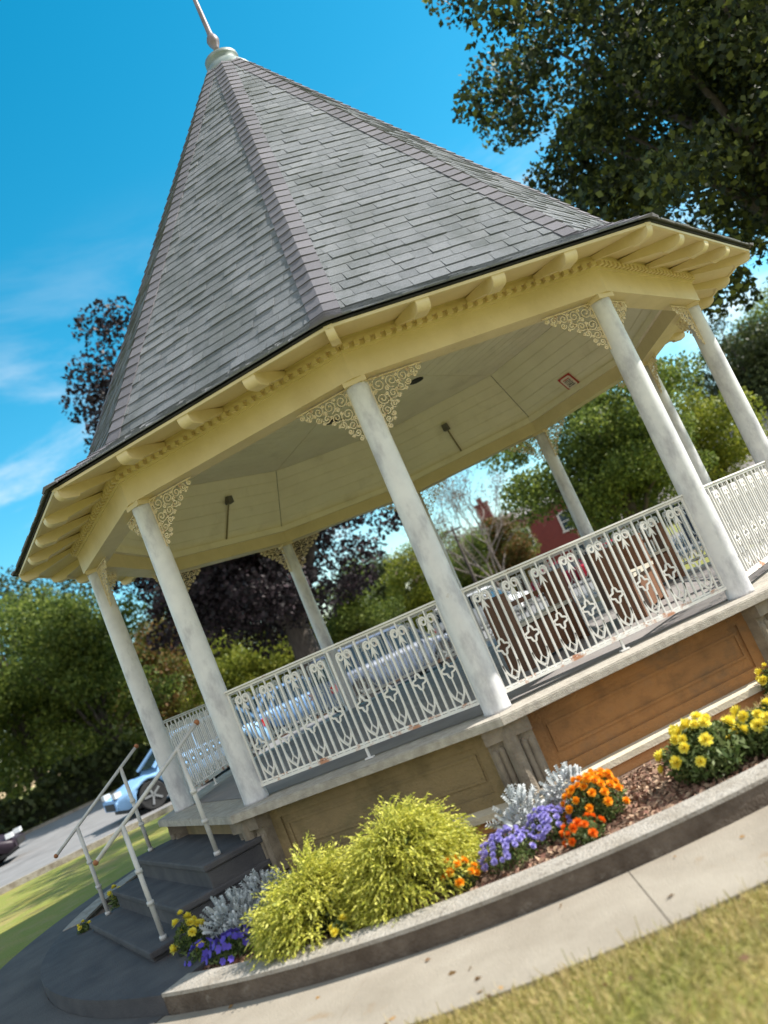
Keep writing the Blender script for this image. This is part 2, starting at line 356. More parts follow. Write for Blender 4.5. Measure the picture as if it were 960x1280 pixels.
b = MB(); ngon(b, 3.4, 3.88, 0.05, 0.18); b.build('footing', orange_st, gz)
b = MB(); ngon(b, 3.4, 3.91, 0.18, 0.225); b.build('plinth_ledge', ledge, gz)
# moulded corner piers with rounded ribs
b = MB(); b.box((3.66, 0, 0.49), (0.20, 0.34, 0.44)); b.box((3.70, 0, F-0.120), (0.22, 0.35, 0.10))
for y, r_, h_ in ((-0.135, 0.026, 0.50), (-0.082, 0.026, 0.51), (0.0, 0.058, 0.64), (0.082, 0.026, 0.51), (0.135, 0.026, 0.50)):
    x = 3.775 if y == 0 else 3.755
    b.tube([(x, y, 0.10), (x, y, 0.10+h_-r_), (x-.004, y, 0.10+h_-r_*.4), (x-.012, y, 0.10+h_)], [r_, r_, r_*.8, r_*.25], 12)
b.box((3.74, 0, 0.17), (0.26, 0.36, 0.16))
pil = b.build('corner_pier', pilm, gz)
for k in range(1, N):
    c = pil.copy(); COL.objects.link(c); c.rotation_euler = (0, 0, k*DA)
# slab with projecting edge and floor
b = MB(); ngon(b, 3.2, 3.90, F-0.066, F-0.008)
ngon(b, 3.2, 3.892, F-0.008, F); slab = b.build('floor_slab', conc, gz); bevel(slab, .006)
b = MB(); b.add([P(k, 3.5, F+0.004) for k in range(N)], [tuple(range(N))]); b.build('floor', floor_m, gz)
# columns with filigree brackets
b = MB(); b.lathe([(0.108, 0), (0.107, 0.02), (0.105, 0.05), (0.103, 0.6), (0.100, 1.4), (0.092, 2.2), (0.086, 2.58), (0.090, 2.60), (0.088, 2.66)], 32)
colp = b.build('column', white_p, gz, (R, 0, F), 0, smooth=True)
b = MB(); b.box((0, 0, 2.66), (0.185, 0.185, 0.04)); cc = b.build('capital', cream, colp)
def spiral(cx, cz, r, turns, a0, sgn=1, n=16, inner=0.22):
    return [(cx + r*(1-(1-inner)*i/n)*cos(a0 + sgn*2*pi*turns*i/n), 0, cz + r*(1-(1-inner)*i/n)*sin(a0 + sgn*2*pi*turns*i/n)) for i in range(n+1)]
b = MB(); tr = 0.0052
sc = [(.075,-.065,.058,1.5,pi/2,1),(.185,-.065,.055,1.5,-pi/2,-1),(.285,-.055,.045,1.4,pi/2,1),(.37,-.045,.035,1.4,-pi/2,-1),(.435,-.035,.025,1.3,pi/2,1),
      (.065,-.18,.052,1.5,0,-1),(.16,-.165,.045,1.5,pi,1),(.24,-.135,.036,1.4,0,-1),(.31,-.115,.028,1.3,pi,1),
      (.06,-.275,.042,1.5,pi/2,1),(.135,-.245,.032,1.4,-pi/2,-1),(.045,-.345,.03,1.3,0,-1),(.10,-.315,.022,1.3,pi,1),(.037,-.40,.022,1.3,pi/2,1),
      (.13,-.115,.022,1.2,0,1),(.235,-.095,.02,1.2,0,1),(.12,-.205,.018,1.2,0,1),(.20,-.20,.02,1.2,0,1),(.33,-.075,.016,1.2,0,1),(.025,-.12,.02,1.2,0,1),(.02,-.235,.018,1.2,0,1),(.38,-.085,.018,1.2,0,1),(.165,-.235,.015,1.2,0,-1),(.13,-.03,.014,1.1,0,1),(.235,-.03,.013,1.1,pi,1),(.335,-.025,.012,1.1,0,1),(.11,-.15,.016,1.2,pi,1),(.205,-.145,.015,1.2,pi,-1),(.275,-.165,.014,1.1,0,1),(.02,-.31,.014,1.1,0,1),(.10,-.275,.012,1.1,pi,1),(.02,-.05,.014,1.1,0,1),(.40,-.07,.013,1.1,0,1),(.09,-.36,.014,1.1,0,1)]
for cx, cz, r_, tn, a0, sg in sc:
    pts = spiral(cx, cz, r_, tn, a0, sg); b.tube(pts, tr, 4)
    e = pts[-1]; b.blob(e, (tr*1.9, tr*1.9), 5, 4)
b.box((.235, 0, -.005), (.47, .014, .010)); b.box((.004, 0, -.215), (.010, .014, .43))
bm_me = b.build('filigree_bracket', filig, colp, (0, 0, HC-.012), radians(108))
ofs = 0.09
def setbr(o, sg):
    a = radians(108)*sg; o.rotation_euler = (0, 0, a); o.location = (ofs*cos(a), ofs*sin(a), HC-.016)
setbr(bm_me, 1)
br2 = bm_me.copy(); COL.objects.link(br2); setbr(br2, -1)
for k in range(1, N):
    c = copy_tree(colp, gz); c.location = (R*cos(k*DA), R*sin(k*DA), F); c.rotation_euler = (0, 0, k*DA)
# beam, frieze, dentils, soffit
ZB = F + 2.68
b = MB(); ngon(b, 3.49, 3.72, ZB, ZB+0.20); beam = b.build('ring_beam', cream, gz)
b = MB(); ngon(b, 3.60, 3.735, ZB+0.20, ZB+0.225); ngon(b, 3.5, 3.76, ZB+0.262, ZB+0.288); ngon(b, 3.5, 3.745, ZB+0.288, ZB+0.322)
b.build('frieze', cream, gz)
for k in range(N):
    b = MB(); A = P(k, 3.74, 0); B = P(k+1, 3.74, 0); L = (B-A).length; n = 26
    for i in range(n):
        q = A.lerp(B, (i+.5)/n); b.box((q.x, q.y, ZB+0.2435), (0.07, 0.044, 0.037), (k+.5)*DA)
    b.box(((A.x+B.x)/2*.99, (A.y+B.y)/2*.99, ZB+0.2435), (0.05, L-.02, 0.036), (k+.5)*DA)
    b.build('dentil_moulding', cream, gz)
# soffit boards between wall and eave
ZE = F + 2.93; RE = 4.34
b = MB()
for k in range(N):
    a0, a1 = P(k, 3.66, ZB+0.335), P(k+1, 3.66, ZB+0.335); c0, c1 = P(k, 4.325, ZE-0.036), P(k+1, 4.325, ZE-0.036)
    t = Vector((0, 0, .02)); b.hexa([a0, c0, c1, a1, a0+t, c0+t, c1+t, a1+t])
b.build('soffit', cream, gz)
b = MB()
for k in range(N):
    t = Vector((0, 0, .022)); a0, a1 = P(k, 4.30, ZE-0.040), P(k+1, 4.30, ZE-0.040); c0, c1 = P(k, 4.332, ZE-0.040), P(k+1, 4.332, ZE-0.040)
    b.hexa([a0, c0, c1, a1, a0+t, c0+t, c1+t, a1+t])
b.build('eave_board', cream, gz)
# rafter tails with rounded ends
def tail_mb(width, r0, r1):
    b = MB(); n = 8; zb = ZE-0.115; prof = [(r0, ZE+.07), (r0, ZB+.292), (r1-.20, zb+.022), (r1-.19, zb+.004)]
    for i in range(n+1):
        a = -pi/2 + pi/2*i/n; prof.append((r1-.075 + .06*cos(a), zb+.062 + .062*sin(a)))
    prof += [(r1-.008, ZE-.016)]
    k = len(prof); vs = [(x, -width/2, z) for x, z in prof] + [(x, width/2, z) for x, z in prof]
    b.add(vs, [tuple(range(k)), tuple(range(k, 2*k))[::-1]] + [(i, (i+1) % k, (i+1) % k + k, i + k)[::-1] for i in range(k)])
    return b
tl = tail_mb(0.065, 3.66, 4.335); tc_ = tl.build('rafter_tail', cream, gz)
for k in range(1, N):
    c = tc_.copy(); COL.objects.link(c); c.rotation_euler = (0, 0, k*DA)
ap = cos(DA/2)
ts = bevel(tail_mb(0.11, 3.66*ap, 4.335*ap).build('rafter_tail', cream, gz), .006)
first = True
for k in range(N):
    for t in (-1, 0, 1):
        c = ts if first else ts.copy()
        if not first: COL.objects.link(c)
        first = False
        a = (k+.5)*DA; y = t*0.62
        c.rotation_euler = (0, 0, a); c.location = (-sin(a)*y, cos(a)*y, 0)
# boarded ceiling: coved sides and shallow centre
def boards(b, k, ra, za, rb, zb, n, gap, th=0.015):
    for i in range(n):
        f0, f1 = i/n, (i+1)/n
        L = hypot(rb-ra, zb-za); g = gap/L
        f0 += g; f1 -= g
        r0, z0, r1_, z1 = ra+(rb-ra)*f0, za+(zb-za)*f0, ra+(rb-ra)*f1, za+(zb-za)*f1
        if r1_ < 0.02: r1_ = 0.02
        def pt(r, z, end):
            A, B = P(k, r, z), P(k+1, r, z); e = min(.006/max((B-A).length, .01), .4)
            return A.lerp(B, e) if end == 0 else A.lerp(B, 1-e)
        p = [pt(r0, z0, 0), pt(r1_, z1, 0), pt(r1_, z1, 1), pt(r0, z0, 1)]; u = Vector((0, 0, th))
        b.hexa(p + [q+u for q in p])
ZC0, ZC1 = F+2.90, F+3.655
b = MB()
for k in range(N): boards(b, k, 3.50, ZC0, 2.94, ZC1, 6, 0.005)
b.build('ceiling_cove', ceil_m, gz)
b = MB()
for k in range(N): boards(b, k, 2.93, ZC1, 0.05, ZC1+0.12, 18, 0.003)
b.build('ceiling_centre', ceil_m, gz)
b = MB()
for k in range(N):
    for ra, za, rb, zb in ((3.53, ZC0+.0, 2.95, ZC1+.03), (2.95, ZC1+.03, 0.01, ZC1+0.15)):
        b.add([P(k, ra, za), P(k+1, ra, za), P(k+1, rb, zb), P(k, rb, zb)], [(0, 1, 2, 3)])
b.build('ceiling_backing', under, gz)
b = MB(); ngon(b, 3.44, 3.49, ZC0-0.05, ZC0+0.03); b.build('ceiling_trim', ceil_m, gz)
# recessed lights, junction boxes with conduit
for az_, r_ in ((30, 1.2), (205, 1.4), (-20, 1.5), (150, 1.3)):
    b = MB(); b.lathe([(0.10, 0), (0.10, .012)], 24); 
    o = b.build('recessed_light', under, gz, (r_*cos(radians(az_)), r_*sin(radians(az_)), ZC1+0.075 - .02))
def cove(k, u, f):                          # point on the cove of side k, u along, f from bottom (0) to top (1)
    A = P(k, 3.50-.56*f, ZC0+(ZC1-ZC0)*f); B = P(k+1, 3.50-.56*f, ZC0+(ZC1-ZC0)*f); return A.lerp(B, u)
def covenormal(k):
    a = (k+.5)*DA; d = Vector((-.56*ap*cos(a), -.56*ap*sin(a), ZC1-ZC0)); t = Vector((-sin(a), cos(a), 0)); n = t.cross(d).normalized()
    return n if n.z < 0 else -n
for k, u, f in ((4, .54, .58), (6, .52, .68)):
    q = cove(k, u, f) + covenormal(k)*.03; q0 = cove(k, u, .02) + covenormal(k)*.012
    b = MB(); b.box(q, (0.09, 0.09, 0.10), (k+.5)*DA); jb = b.build('junction_box', mat('box_grey', [(0.10, 0.09, 0.08), (0.16, 0.15, 0.13)]), gz)
    b = MB(); b.tube([q, q0], 0.012, 8); b.build('conduit', mat('conduit_paint', [(0.20, 0.16, 0.09), (0.26, 0.21, 0.12)]), jb)

# roof -------------------------------------------------
RF_, ZF = 3.68, F + 3.235                    # foot of the steep slope
RA_, ZA = 0.30, F + 8.02
def facet_pt(k, u, r, z): return P(k, r, z).lerp(P(k+1, r, z), u)
def shingles(k, r0, z0, r1, z1, expo, b, tabw):
    """courses of overlapping wedge tabs from (r0,z0) low to (r1,z1) high"""
    L = hypot((r1-r0)*ap, z1-z0); n = int(round(L/expo))
    a = (k+.5)*DA; out = Vector((cos(a), sin(a), 0)); d = Vector((out.x*(r1-r0)*ap, out.y*(r1-r0)*ap, z1-z0)).normalized()
    nr = (Vector((-sin(a), cos(a), 0)).cross(d)).normalized()
    if nr.z < 0: nr = -nr
    rnd = random.Random(k*31+int(r0*10))
    for i in range(n):
        f0, f1 = i/n, min(1.0, (i+1.25)/n)
        ra, za, rb, zb = r0+(r1-r0)*f0, z0+(z1-z0)*f0, r0+(r1-r0)*f1, z0+(z1-z0)*f1
        A0, B0, A1, B1 = P(k, ra, za), P(k+1, ra, za), P(k, rb, zb), P(k+1, rb, zb)
        W = (B0-A0).length; x = -rnd.random()*tabw
        while x < W:
            w_ = tabw*(0.75 + .5*rnd.random()); xa, xb = max(0, x), min(W, x+w_); x += w_
            if xb-xa < 0.012: continue
            ua, ub = xa/W + .003/W, xb/W - .003/W
            t = 0.009 + (0.006 if rnd.random() < .45 else 0) + rnd.random()*.003
            dr = -d*rnd.choice((0, .002, .004, .007))
            W1 = (B1-A1).length
            va = min(max(((xa - W/2) + W1/2)/max(W1, .01), 0), 1); vb = min(max(((xb - W/2) + W1/2)/max(W1, .01), 0), 1)
            p0, p1 = A0.lerp(B0, ua)+dr, A0.lerp(B0, ub)+dr; p3, p2 = A1.lerp(B1, va), A1.lerp(B1, vb)
            lo = nr*0.002
            b.hexa([p0+lo, p1+lo, p2+lo, p3+lo, p0+nr*t, p1+nr*t, p2+nr*.004, p3+nr*.004])
def hipcaps(k, r0, z0, r1, z1, expo, hw, b):
    A = P(k, r0, z0); B = P(k, r1, z1); L = (B-A).length; n = int(round(L/expo)); ax = (B-A).normalized()
    rad = P(k, 1, 0); 
    nl = []
    for s in (-1, 1):
        a = (k + .5*s)*DA; o_ = Vector((cos(a), sin(a), 0)); slope = Vector((o_.x*(r1-r0)*ap, o_.y*(r1-r0)*ap, z1-z0)).normalized()
        t_ = Vector((-sin(a), cos(a), 0)); nr = t_.cross(slope).normalized(); nr = nr if nr.z > 0 else -nr
        nl.append((t_*s, nr, slope))
    for i in range(n):
        p0 = A.lerp(B, i/n); p1 = A.lerp(B, min(1, (i+1.3)/n)); w0 = min(hw, (p0.xy.length)*.29); w1 = min(hw, (p1.xy.length)*.29)
        nb = (nl[0][1]+nl[1][1]).normalized()
        h0, h1 = 0.021 + random.random()*.003, 0.011
        jit = -ax*random.choice((0, .004, .008)); p0 = p0+jit
        vs = []
        for p, ww, h in ((p0, w0, h0), (p1, w1, h1)):
            vs += [p + nl[0][0]*ww + nl[0][1]*h*.8, p + nb*h*1.25, p + nl[1][0]*ww + nl[1][1]*h*.8,
                   p + nl[0][0]*ww + nl[0][1]*.003, p, p + nl[1][0]*ww + nl[1][1]*.003]
        b.add(vs, [(0, 1, 7, 6), (1, 2, 8, 7), (0, 3, 4, 1), (1, 4, 5, 2), (0, 6, 9, 3), (2, 5, 11, 8)])
roof = MB()
for k in range(N):
    roof.add([P(k, RE, ZE), P(k+1, RE, ZE), P(k+1, RF_, ZF), P(k, RF_, ZF), P(k+1, RA_, ZA), P(k, RA_, ZA)], [(0, 1, 2, 3), (3, 2, 4, 5)])
    roof.add([P(k, RE, ZE), P(k+1, RE, ZE), P(k+1, RE, ZE-.012), P(k, RE, ZE-.012)], [(3, 2, 1, 0)])
    roof.add([P(k, RE, ZE-.012), P(k+1, RE, ZE-.012), P(k+1, 4.28, ZE-.012), P(k, 4.28, ZE-.012)], [(3, 2, 1, 0)])
roof = roof.build('roof', under, gz)
for k in range(N):
    b = MB(); shingles(k, RE+.03, ZE+.004, RF_, ZF+.002, 0.115, b, 0.19); shingles(k, RF_+.005, ZF+.004, RA_, ZA, 0.118, b, 0.19)
    b.build('roof_slope', shingle, roof)
    b = MB(); hipcaps(k, RE+.045, ZE-.004, RF_, ZF+.004, 0.14, 0.13, b); hipcaps(k, RF_+.01, ZF+.004, RA_, ZA, 0.125, 0.13, b)
    b.build('hip_cap', capm, roof)
b = MB(); b.lathe([(0.34, -.08), (0.34, -.03), (0.24, .10), (0.19, .16), (0.22, .19), (0.22, .24), (0.12, .30), (0.05, .36)], 20)
fin = b.build('finial', copper, gz, (0, 0, ZA), smooth=True)
b = MB(); b.lathe([(0.045, .35), (0.04, .42), (0.07, .48), (0.082, .53), (0.065, .58), (0.04, .62), (0.035, .68), (0.032, .95), (0.026, 1.3), (0.018, 1.8), (0.03, 1.84), (0.004, 1.95)], 16)
b.build('spire', finial_m, fin, smooth=True)

# railings between the columns (none at the stairs) -----
CH = 2*R*sin(DA/2)                          # distance between column centres
MS = 0.252
def motif():
    b = MB(); r_ = 0.0098; zb = .11
    for s in (-1, 1):
        x = .064*s
        pts = [(x, 0, zb), (x, 0, .45), (x, 0, .79)]
        cx = .034*s; n = 20
        for i in range(n+1):
            a = 2*pi*1.35*i/n; rr = .031*(1-.62*i/n)
            pts.append((cx + s*rr*cos(a), 0, .80 + rr*1.25*sin(a)))
        b.tube(pts, r_, 4)
        b.tube([(x, 0, .275), (.058*s, 0, .235), (.042*s, 0, .195), (.02*s, 0, .165), (0, 0, .145)], r_, 4)
    b.tube([(0, 0, .10), (0, 0, .15)], r_, 4)
    b.tube([(0, 0, .155), (.027, 0, .19), (0, 0, .23), (-.027, 0, .19)], r_*.95, 4, closed=True)
    b.tube([(0, 0, .23), (0, 0, .345)], r_*.8, 4)
    q = [((.043+.013*cos(4*t))*sin(t), 0, .40 + (.047+.015*cos(4*t))*cos(t)) for t in [2*pi*i/28 for i in range(28)]]
    b.tube(q, r_, 4, closed=True)
    b.tube([(0, 0, .46), (0, 0, .735)], r_*.8, 4)
    # spear head with two barbs
    for y in (1,):
        b.add([(0, -.006, .80), (-.030, -.006, .70), (0, -.006, .735), (.030, -.006, .70), (0, .006, .80), (-.030, .006, .70), (0, .006, .735), (.030, .006, .70)],
              [(0, 1, 2), (0, 2, 3), (4, 6, 5), (4, 7, 6), (0, 4, 5, 1), (1, 5, 6, 2), (2, 6, 7, 3), (3, 7, 4, 0)])
    b.tube([(0, 0, .80), (0, 0, .845), (0, 0, .885)], r_*.8, 4)
    return b
def panel():
    b = MB(); L = CH - 0.18
    b.box((0, 0, .905), (L, .042, .014)); b.box((0, 0, .886), (L, .016, .016))
    rail = b
    b = MB(); b.box((0, 0, .10), (L, .034, .022)); b.box((0, 0, .122), (L-.01, .014, .014))
    low = b
    b = MB(); b.box((0, 0, .045), (.018, .018, .09)); b.box((0, 0, .006), (.075, .04, .012)); foot = b
    b = MB()
    for i in range(-4, 5):
        x = i*MS
        if abs(x) > L/2-.02: x = (L/2-.02)*(1 if x > 0 else -1)
        b.box((x, 0, .495), (.016, .016, .77))
    return rail, low, foot, b
a_ = 0.5*DA
rail, low, foot, bars = panel()
rp = rail.build('railing', iron, gz)
low.build('bottom_rail', iron_rust, rp); foot.build('rail_foot', iron, rp); bars.build('baluster_bars', iron, rp)
mo = motif(); m0 = mo.build('baluster_motif', iron, rp, (-3.5*MS, 0, 0))
for i in range(1, 8):
    c = m0.copy(); COL.objects.link(c); c.location = ((-3.5+i)*MS, 0, 0)
def placerail(o, k):
    a = (k+.5)*DA; o.location = (R*ap*cos(a), R*ap*sin(a), F+.004); o.rotation_euler = (0, 0, a + pi/2)
placerail(rp, 0)
for k in range(1, N):
    if k == 8: continue
    placerail(copy_tree(rp, gz), k)

# stairs ------------------------------------------------
stp = empty('stairs', tuple(SD*4.4), SA, label='dark concrete steps climbing to the gazebo floor', cat='steps')
TZ = [F-.235, F-.42, F-.59]; TO = [4.03, 4.31, 4.60]
x0 = 3.42-4.4
for i, (z, o_) in enumerate(zip(TZ, TO)):
    b = MB(); xo = o_-4.4; hw = 1.25
    b.box(((x0+xo)/2, 0, (z-.05)/2), (xo-x0, 2*hw - .02*i, z-.05)); b.box(((x0+xo+.02)/2, 0, z-.025), (xo+.02-x0, 2*hw+.04+.01*i, .05))
    bevel(b.build('step', steps_m, stp), .012)
b = MB(); n = 16
for i in range(n):
    t0 = radians(-24 + 48*i/n); t1 = radians(-24 + 48*(i+1)/n); r0, r1 = 4.3, 5.222
    b.hexa([(r0*cos(t0)-4.4, r0*sin(t0), 0), (r1*cos(t0)-4.4, r1*sin(t0), 0), (r1*cos(t1)-4.4, r1*sin(t1), 0), (r0*cos(t1)-4.4, r0*sin(t1), 0),
            (r0*cos(t0)-4.4, r0*sin(t0), .15), (r1*cos(t0)-4.4, r1*sin(t0), .15), (r1*cos(t1)-4.4, r1*sin(t1), .15), (r0*cos(t1)-4.4, r0*sin(t1), .15)])
b.build('step', steps_m, stp)
pipe = mat('peeling_pipe_paint', [(0.42, 0.42, 0.42), (0.58, 0.57, 0.55)], rough=0.5, scale=9, spots=[((0.25, 0.14, 0.08), 12, 0.6, 0.72, 0.7)])
rust = mat('rusty_knob', [(0.22, 0.09, 0.04), (0.35, 0.15, 0.07)], rough=0.8, scale=20)
def handrail(o1, o2, t, label):
    h = empty('handrail', tuple(SD*((o1+o2)/2) + ST*t), SA, label=label, cat='handrail', group=None)
    c = (o1+o2)/2; H = 0.88
    def post(x, z, nm='post'):
        b = MB(); zt = z+H
        b.tube([(x, 0, z), (x, 0, zt)], 0.019, 12)
        for f in (.0, .30, .58): b.tube([(x, 0, z+H*f+.0), (x, 0, z+H*f+.03)], 0.028, 12)
        b.build('post', pipe, h, smooth=True)
    x1, x2 = o1-c, o2-c; z1, z2 = TZ[0], TZ[2]
    post(x1, z1); post(x2, z2)
    sl = (z2-z1)/(x2-x1); b = MB()
    xa, xb = x1-.22, x2+.26
    za, zb_ = z1+H+sl*(xa-x1), z2+H+sl*(xb-x2)
    b.tube([(xa, 0, za), (xb, 0, zb_)], 0.016, 12); b.build('rail', pipe, h, smooth=True)
    MB().blob((xa, 0, za), (.025, .025), 12, 8).build('knob', rust, h, smooth=True); MB().blob((xb, 0, zb_), (.022, .022), 12, 8).build('knob', rust, h, smooth=True)
handrail(3.87, 4.46, 1.10, 'grey pipe handrail with rusty knobs on the planter side of the steps, nearer the camera')
handrail(3.87, 4.44, -1.17, 'grey pipe handrail with rusty knobs on the lawn side of the steps, farther left')

# warning sign on the ceiling cove -----------------------
k = 3; q = cove(k, .50, .16) + covenormal(k)*.012; nrm = covenormal(k)
a = (k+.5)*DA; tx = Vector((-sin(a), cos(a), 0)); ty = nrm.cross(tx).normalized()
if ty.z < 0: ty = -ty
sg = empty('warning_sign', tuple(q), 0, label='small square notice with red border fixed to the ceiling boards', cat='sign')
def signplate(w_, h_, t0, t1, name, mt, round_=0.0, ox=0, oy=0, par=None):
    b = MB(); pts = []
    if round_ > 0:
        for cx, cy, a0 in ((1, 1, 0), (-1, 1, pi/2), (-1, -1, pi), (1, -1, 3*pi/2)):
            for i in range(5):
                aa = a0 + pi/2*i/4; pts.append((cx*(w_/2-round_) + round_*cos(aa), cy*(h_/2-round_) + round_*sin(aa)))
    else: pts = [(w_/2, h_/2), (-w_/2, h_/2), (-w_/2, -h_/2), (w_/2, -h_/2)]
    n = len(pts); vs = [tuple(tx*(x+ox) + ty*(y+oy) + nrm*t0) for x, y in pts] + [tuple(tx*(x+ox) + ty*(y+oy) + nrm*t1) for x, y in pts]
    b.add(vs, [tuple(range(n)), tuple(range(n, 2*n))[::-1]] + [(i, (i+1) % n, (i+1) % n + n, i+n) for i in range(n)])
    return b.build(name, mt, sg)
signplate(.235, .235, 0, .006, 'border_plate', mat('sign_red', [(0.42, 0.02, 0.02), (0.50, 0.03, 0.03)], rough=.4))
signplate(.19, .19, .0065, .009, 'face', mat('sign_white', [(0.72, 0.62, 0.55), (0.78, 0.68, 0.6)], rough=.4), round_=.03)
ink = mat('sign_ink', [(0.03, 0.03, 0.03), (0.05, 0.05, 0.05)]); inkr = mat('sign_red_ink', [(0.45, 0.05, 0.04), (0.5, 0.06, 0.05)])
b = MB()
rnd = random.Random(3)
for row, (y, h_) in enumerate(((.030, .014), (.008, .012), (-.014, .012), (-.036, .018), (-.062, .018))):
    x = -.065 + .01*(row % 2)
    while x < .062:
        w_ = rnd.uniform(.006, .012)
        p0 = tx*(x+w_/2) + ty*y + nrm*.0098; M_ = Matrix((tx, ty, nrm)).transposed(); b.box(p0, (w_, h_, .001), M=M_); x += w_ + (.003 if rnd.random() < .8 else .009)
b.build('lettering', ink, sg)
b = MB(); x = -.06
while x < .055:
    w_ = rnd.uniform(.008, .012); b.box(tx*(x+w_/2) + ty*.055 + nrm*.0098, (w_, .018, .001), M=Matrix((tx, ty, nrm)).transposed()); x += w_+.003
b.build('heading', inkr, sg)

# ------------------------------------------------------------------ planting
def mulch(n):
    a = RNG.uniform(radians(-75), radians(80), n); r_ = np.sqrt(RNG.uniform(3.85**2, 5.0**2, n))
    c = np.stack([r_*np.cos(a), r_*np.sin(a), np.full(n, .108) + RNG.random(n)*.018], 1)
    d = RNG.normal(size=(n, 3)); d[:, 2] *= .35; return leaves(c, .045, .5, d, .1)
tag(quads('mulch', mulch(26000), mulch_m), kind='stuff')
def grassblades(n):
    # foreground lawn by the path, denser near the camera
    a = RNG.uniform(radians(-26), radians(26), n*3); r_ = 6.0 + RNG.random(n*3)**1.2*3.9
    x, y = r_*np.cos(a), r_*np.sin(a); m_ = r_ > 6.005; x, y = x[m_][:n], y[m_][:n]; n = len(x)
    base = np.stack([x, y, np.zeros(n)], 1); h = (RNG.uniform(.015, .05, n)*(1 + 1.4*(RNG.random(n) < .03)))[:, None]
    ln = RNG.normal(size=(n, 3))*.02; ln[:, 2] = 0; tip = base + ln + np.array([0, 0, 1.])*h
    s = unit(np.stack([RNG.normal(size=n), RNG.normal(size=n), np.zeros(n)], 1))*.0035
    return np.stack([base - s, base + s, tip + s*.3, tip - s*.3], 1)
tag(quads('grass', grassblades(110000), grass_b), kind='stuff')
# grass inside the bed at the right
def bedgrass(n):
    a = RNG.uniform(radians(19), radians(48), n); r_ = RNG.uniform(3.95, 4.7, n); base = np.stack([r_*np.cos(a), r_*np.sin(a), np.full(n, .10)], 1)
    tip = base + RNG.normal(size=(n, 3))*.03; tip[:, 2] = .10 + RNG.uniform(.04, .10, n); s = unit(RNG.normal(size=(n, 3))*np.array([1, 1, 0]))*.004
    return np.stack([base-s, base+s, tip+s*.3, tip-s*.3], 1)
tag(quads('weeds', bedgrass(9000), grass_b), kind='stuff')

c = RNG.random(70); aa = RNG.uniform(radians(-28), radians(30), 70); rr_ = RNG.uniform(5.24, 7.4, 70)
lv = np.stack([rr_*np.cos(aa), rr_*np.sin(aa), np.where(rr_ < 6.0, .029, .045)], 1); dd_ = RNG.normal(size=(70, 3)); dd_[:, 2] *= .1
tag(quads('fallen_leaves', leaves(lv, .035, .6, dd_, .02), leafm('dry_leaf', [(0.22, 0.12, 0.05), (0.36, 0.22, 0.09), (0.16, 0.09, 0.05)], .1)), kind='stuff')
def cypress(name, x, y, rad, h, n_spray, label, seed):
    t = empty(name, (x, y, .10), label=label, cat='shrub', group='golden thread-leaf shrubs by the kerb')
    V = []
    for i in range(n_spray):
        if i % 34 == 0: la, lq, lh = RNG.uniform(0, 2*pi), RNG.uniform(.15, .95), RNG.uniform(.62, 1.12)
        a = la + RNG.normal()*.30/(lq+.2); q = min(1.05, abs(lq + RNG.normal()*.16)); rr = rad*q
        el = max(0, 1 - q*q)
        top = np.array([rr*cos(a), rr*sin(a), h*(.22 + .66*el**.7) * lh * (0.62 + .42*RNG.random())])
        outd = np.array([cos(a), sin(a), 0])
        dirn = unit(np.array([outd[0]*(.4+q), outd[1]*(.4+q), .55*(1-q)+.1]) + RNG.normal(size=3)*.25)
        L = RNG.uniform(.07, .17)
        for s_ in range(7):                      # threads leaving one twig
            p = top + RNG.normal(size=3)*.02; dd = unit(dirn + RNG.normal(size=3)*.38); seg = L/6
            for j in range(7):
                p = p + dd*seg; dd = unit(dd + np.array([0, 0, -.10]))
                V.append(np.concatenate([p, dd]))
    V = np.array(V); q = leaves(V[:, :3], .030, .34, V[:, 3:]*1.5, .55)
    quads('foliage', q, lf_gold, t)
    b = MB()
    for i in range(26):
        a = RNG.uniform(0, 2*pi); q_ = RNG.uniform(.1, .8); e = Vector((rad*q_*cos(a), rad*q_*sin(a), h*(.35+.5*(1-q_*q_))))
        b.tube([(0, 0, 0), tuple(e*.5 + Vector((0, 0, .08))), tuple(e)], [.012, .008, .004], 5)
    b.build('stem', bark, t)
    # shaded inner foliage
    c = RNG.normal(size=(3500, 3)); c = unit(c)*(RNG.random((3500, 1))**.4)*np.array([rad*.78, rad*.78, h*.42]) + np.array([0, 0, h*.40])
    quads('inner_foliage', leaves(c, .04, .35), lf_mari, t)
cypress('golden_cypress', 4.48, -.87, .36, .57, 720, 'larger golden thread-leaf shrub, the right one of the pair, below the fluted pier side', 1)
cypress('golden_cypress', 4.46, -1.50, .34, .44, 620, 'lower spreading golden thread-leaf shrub nearer the steps', 2)
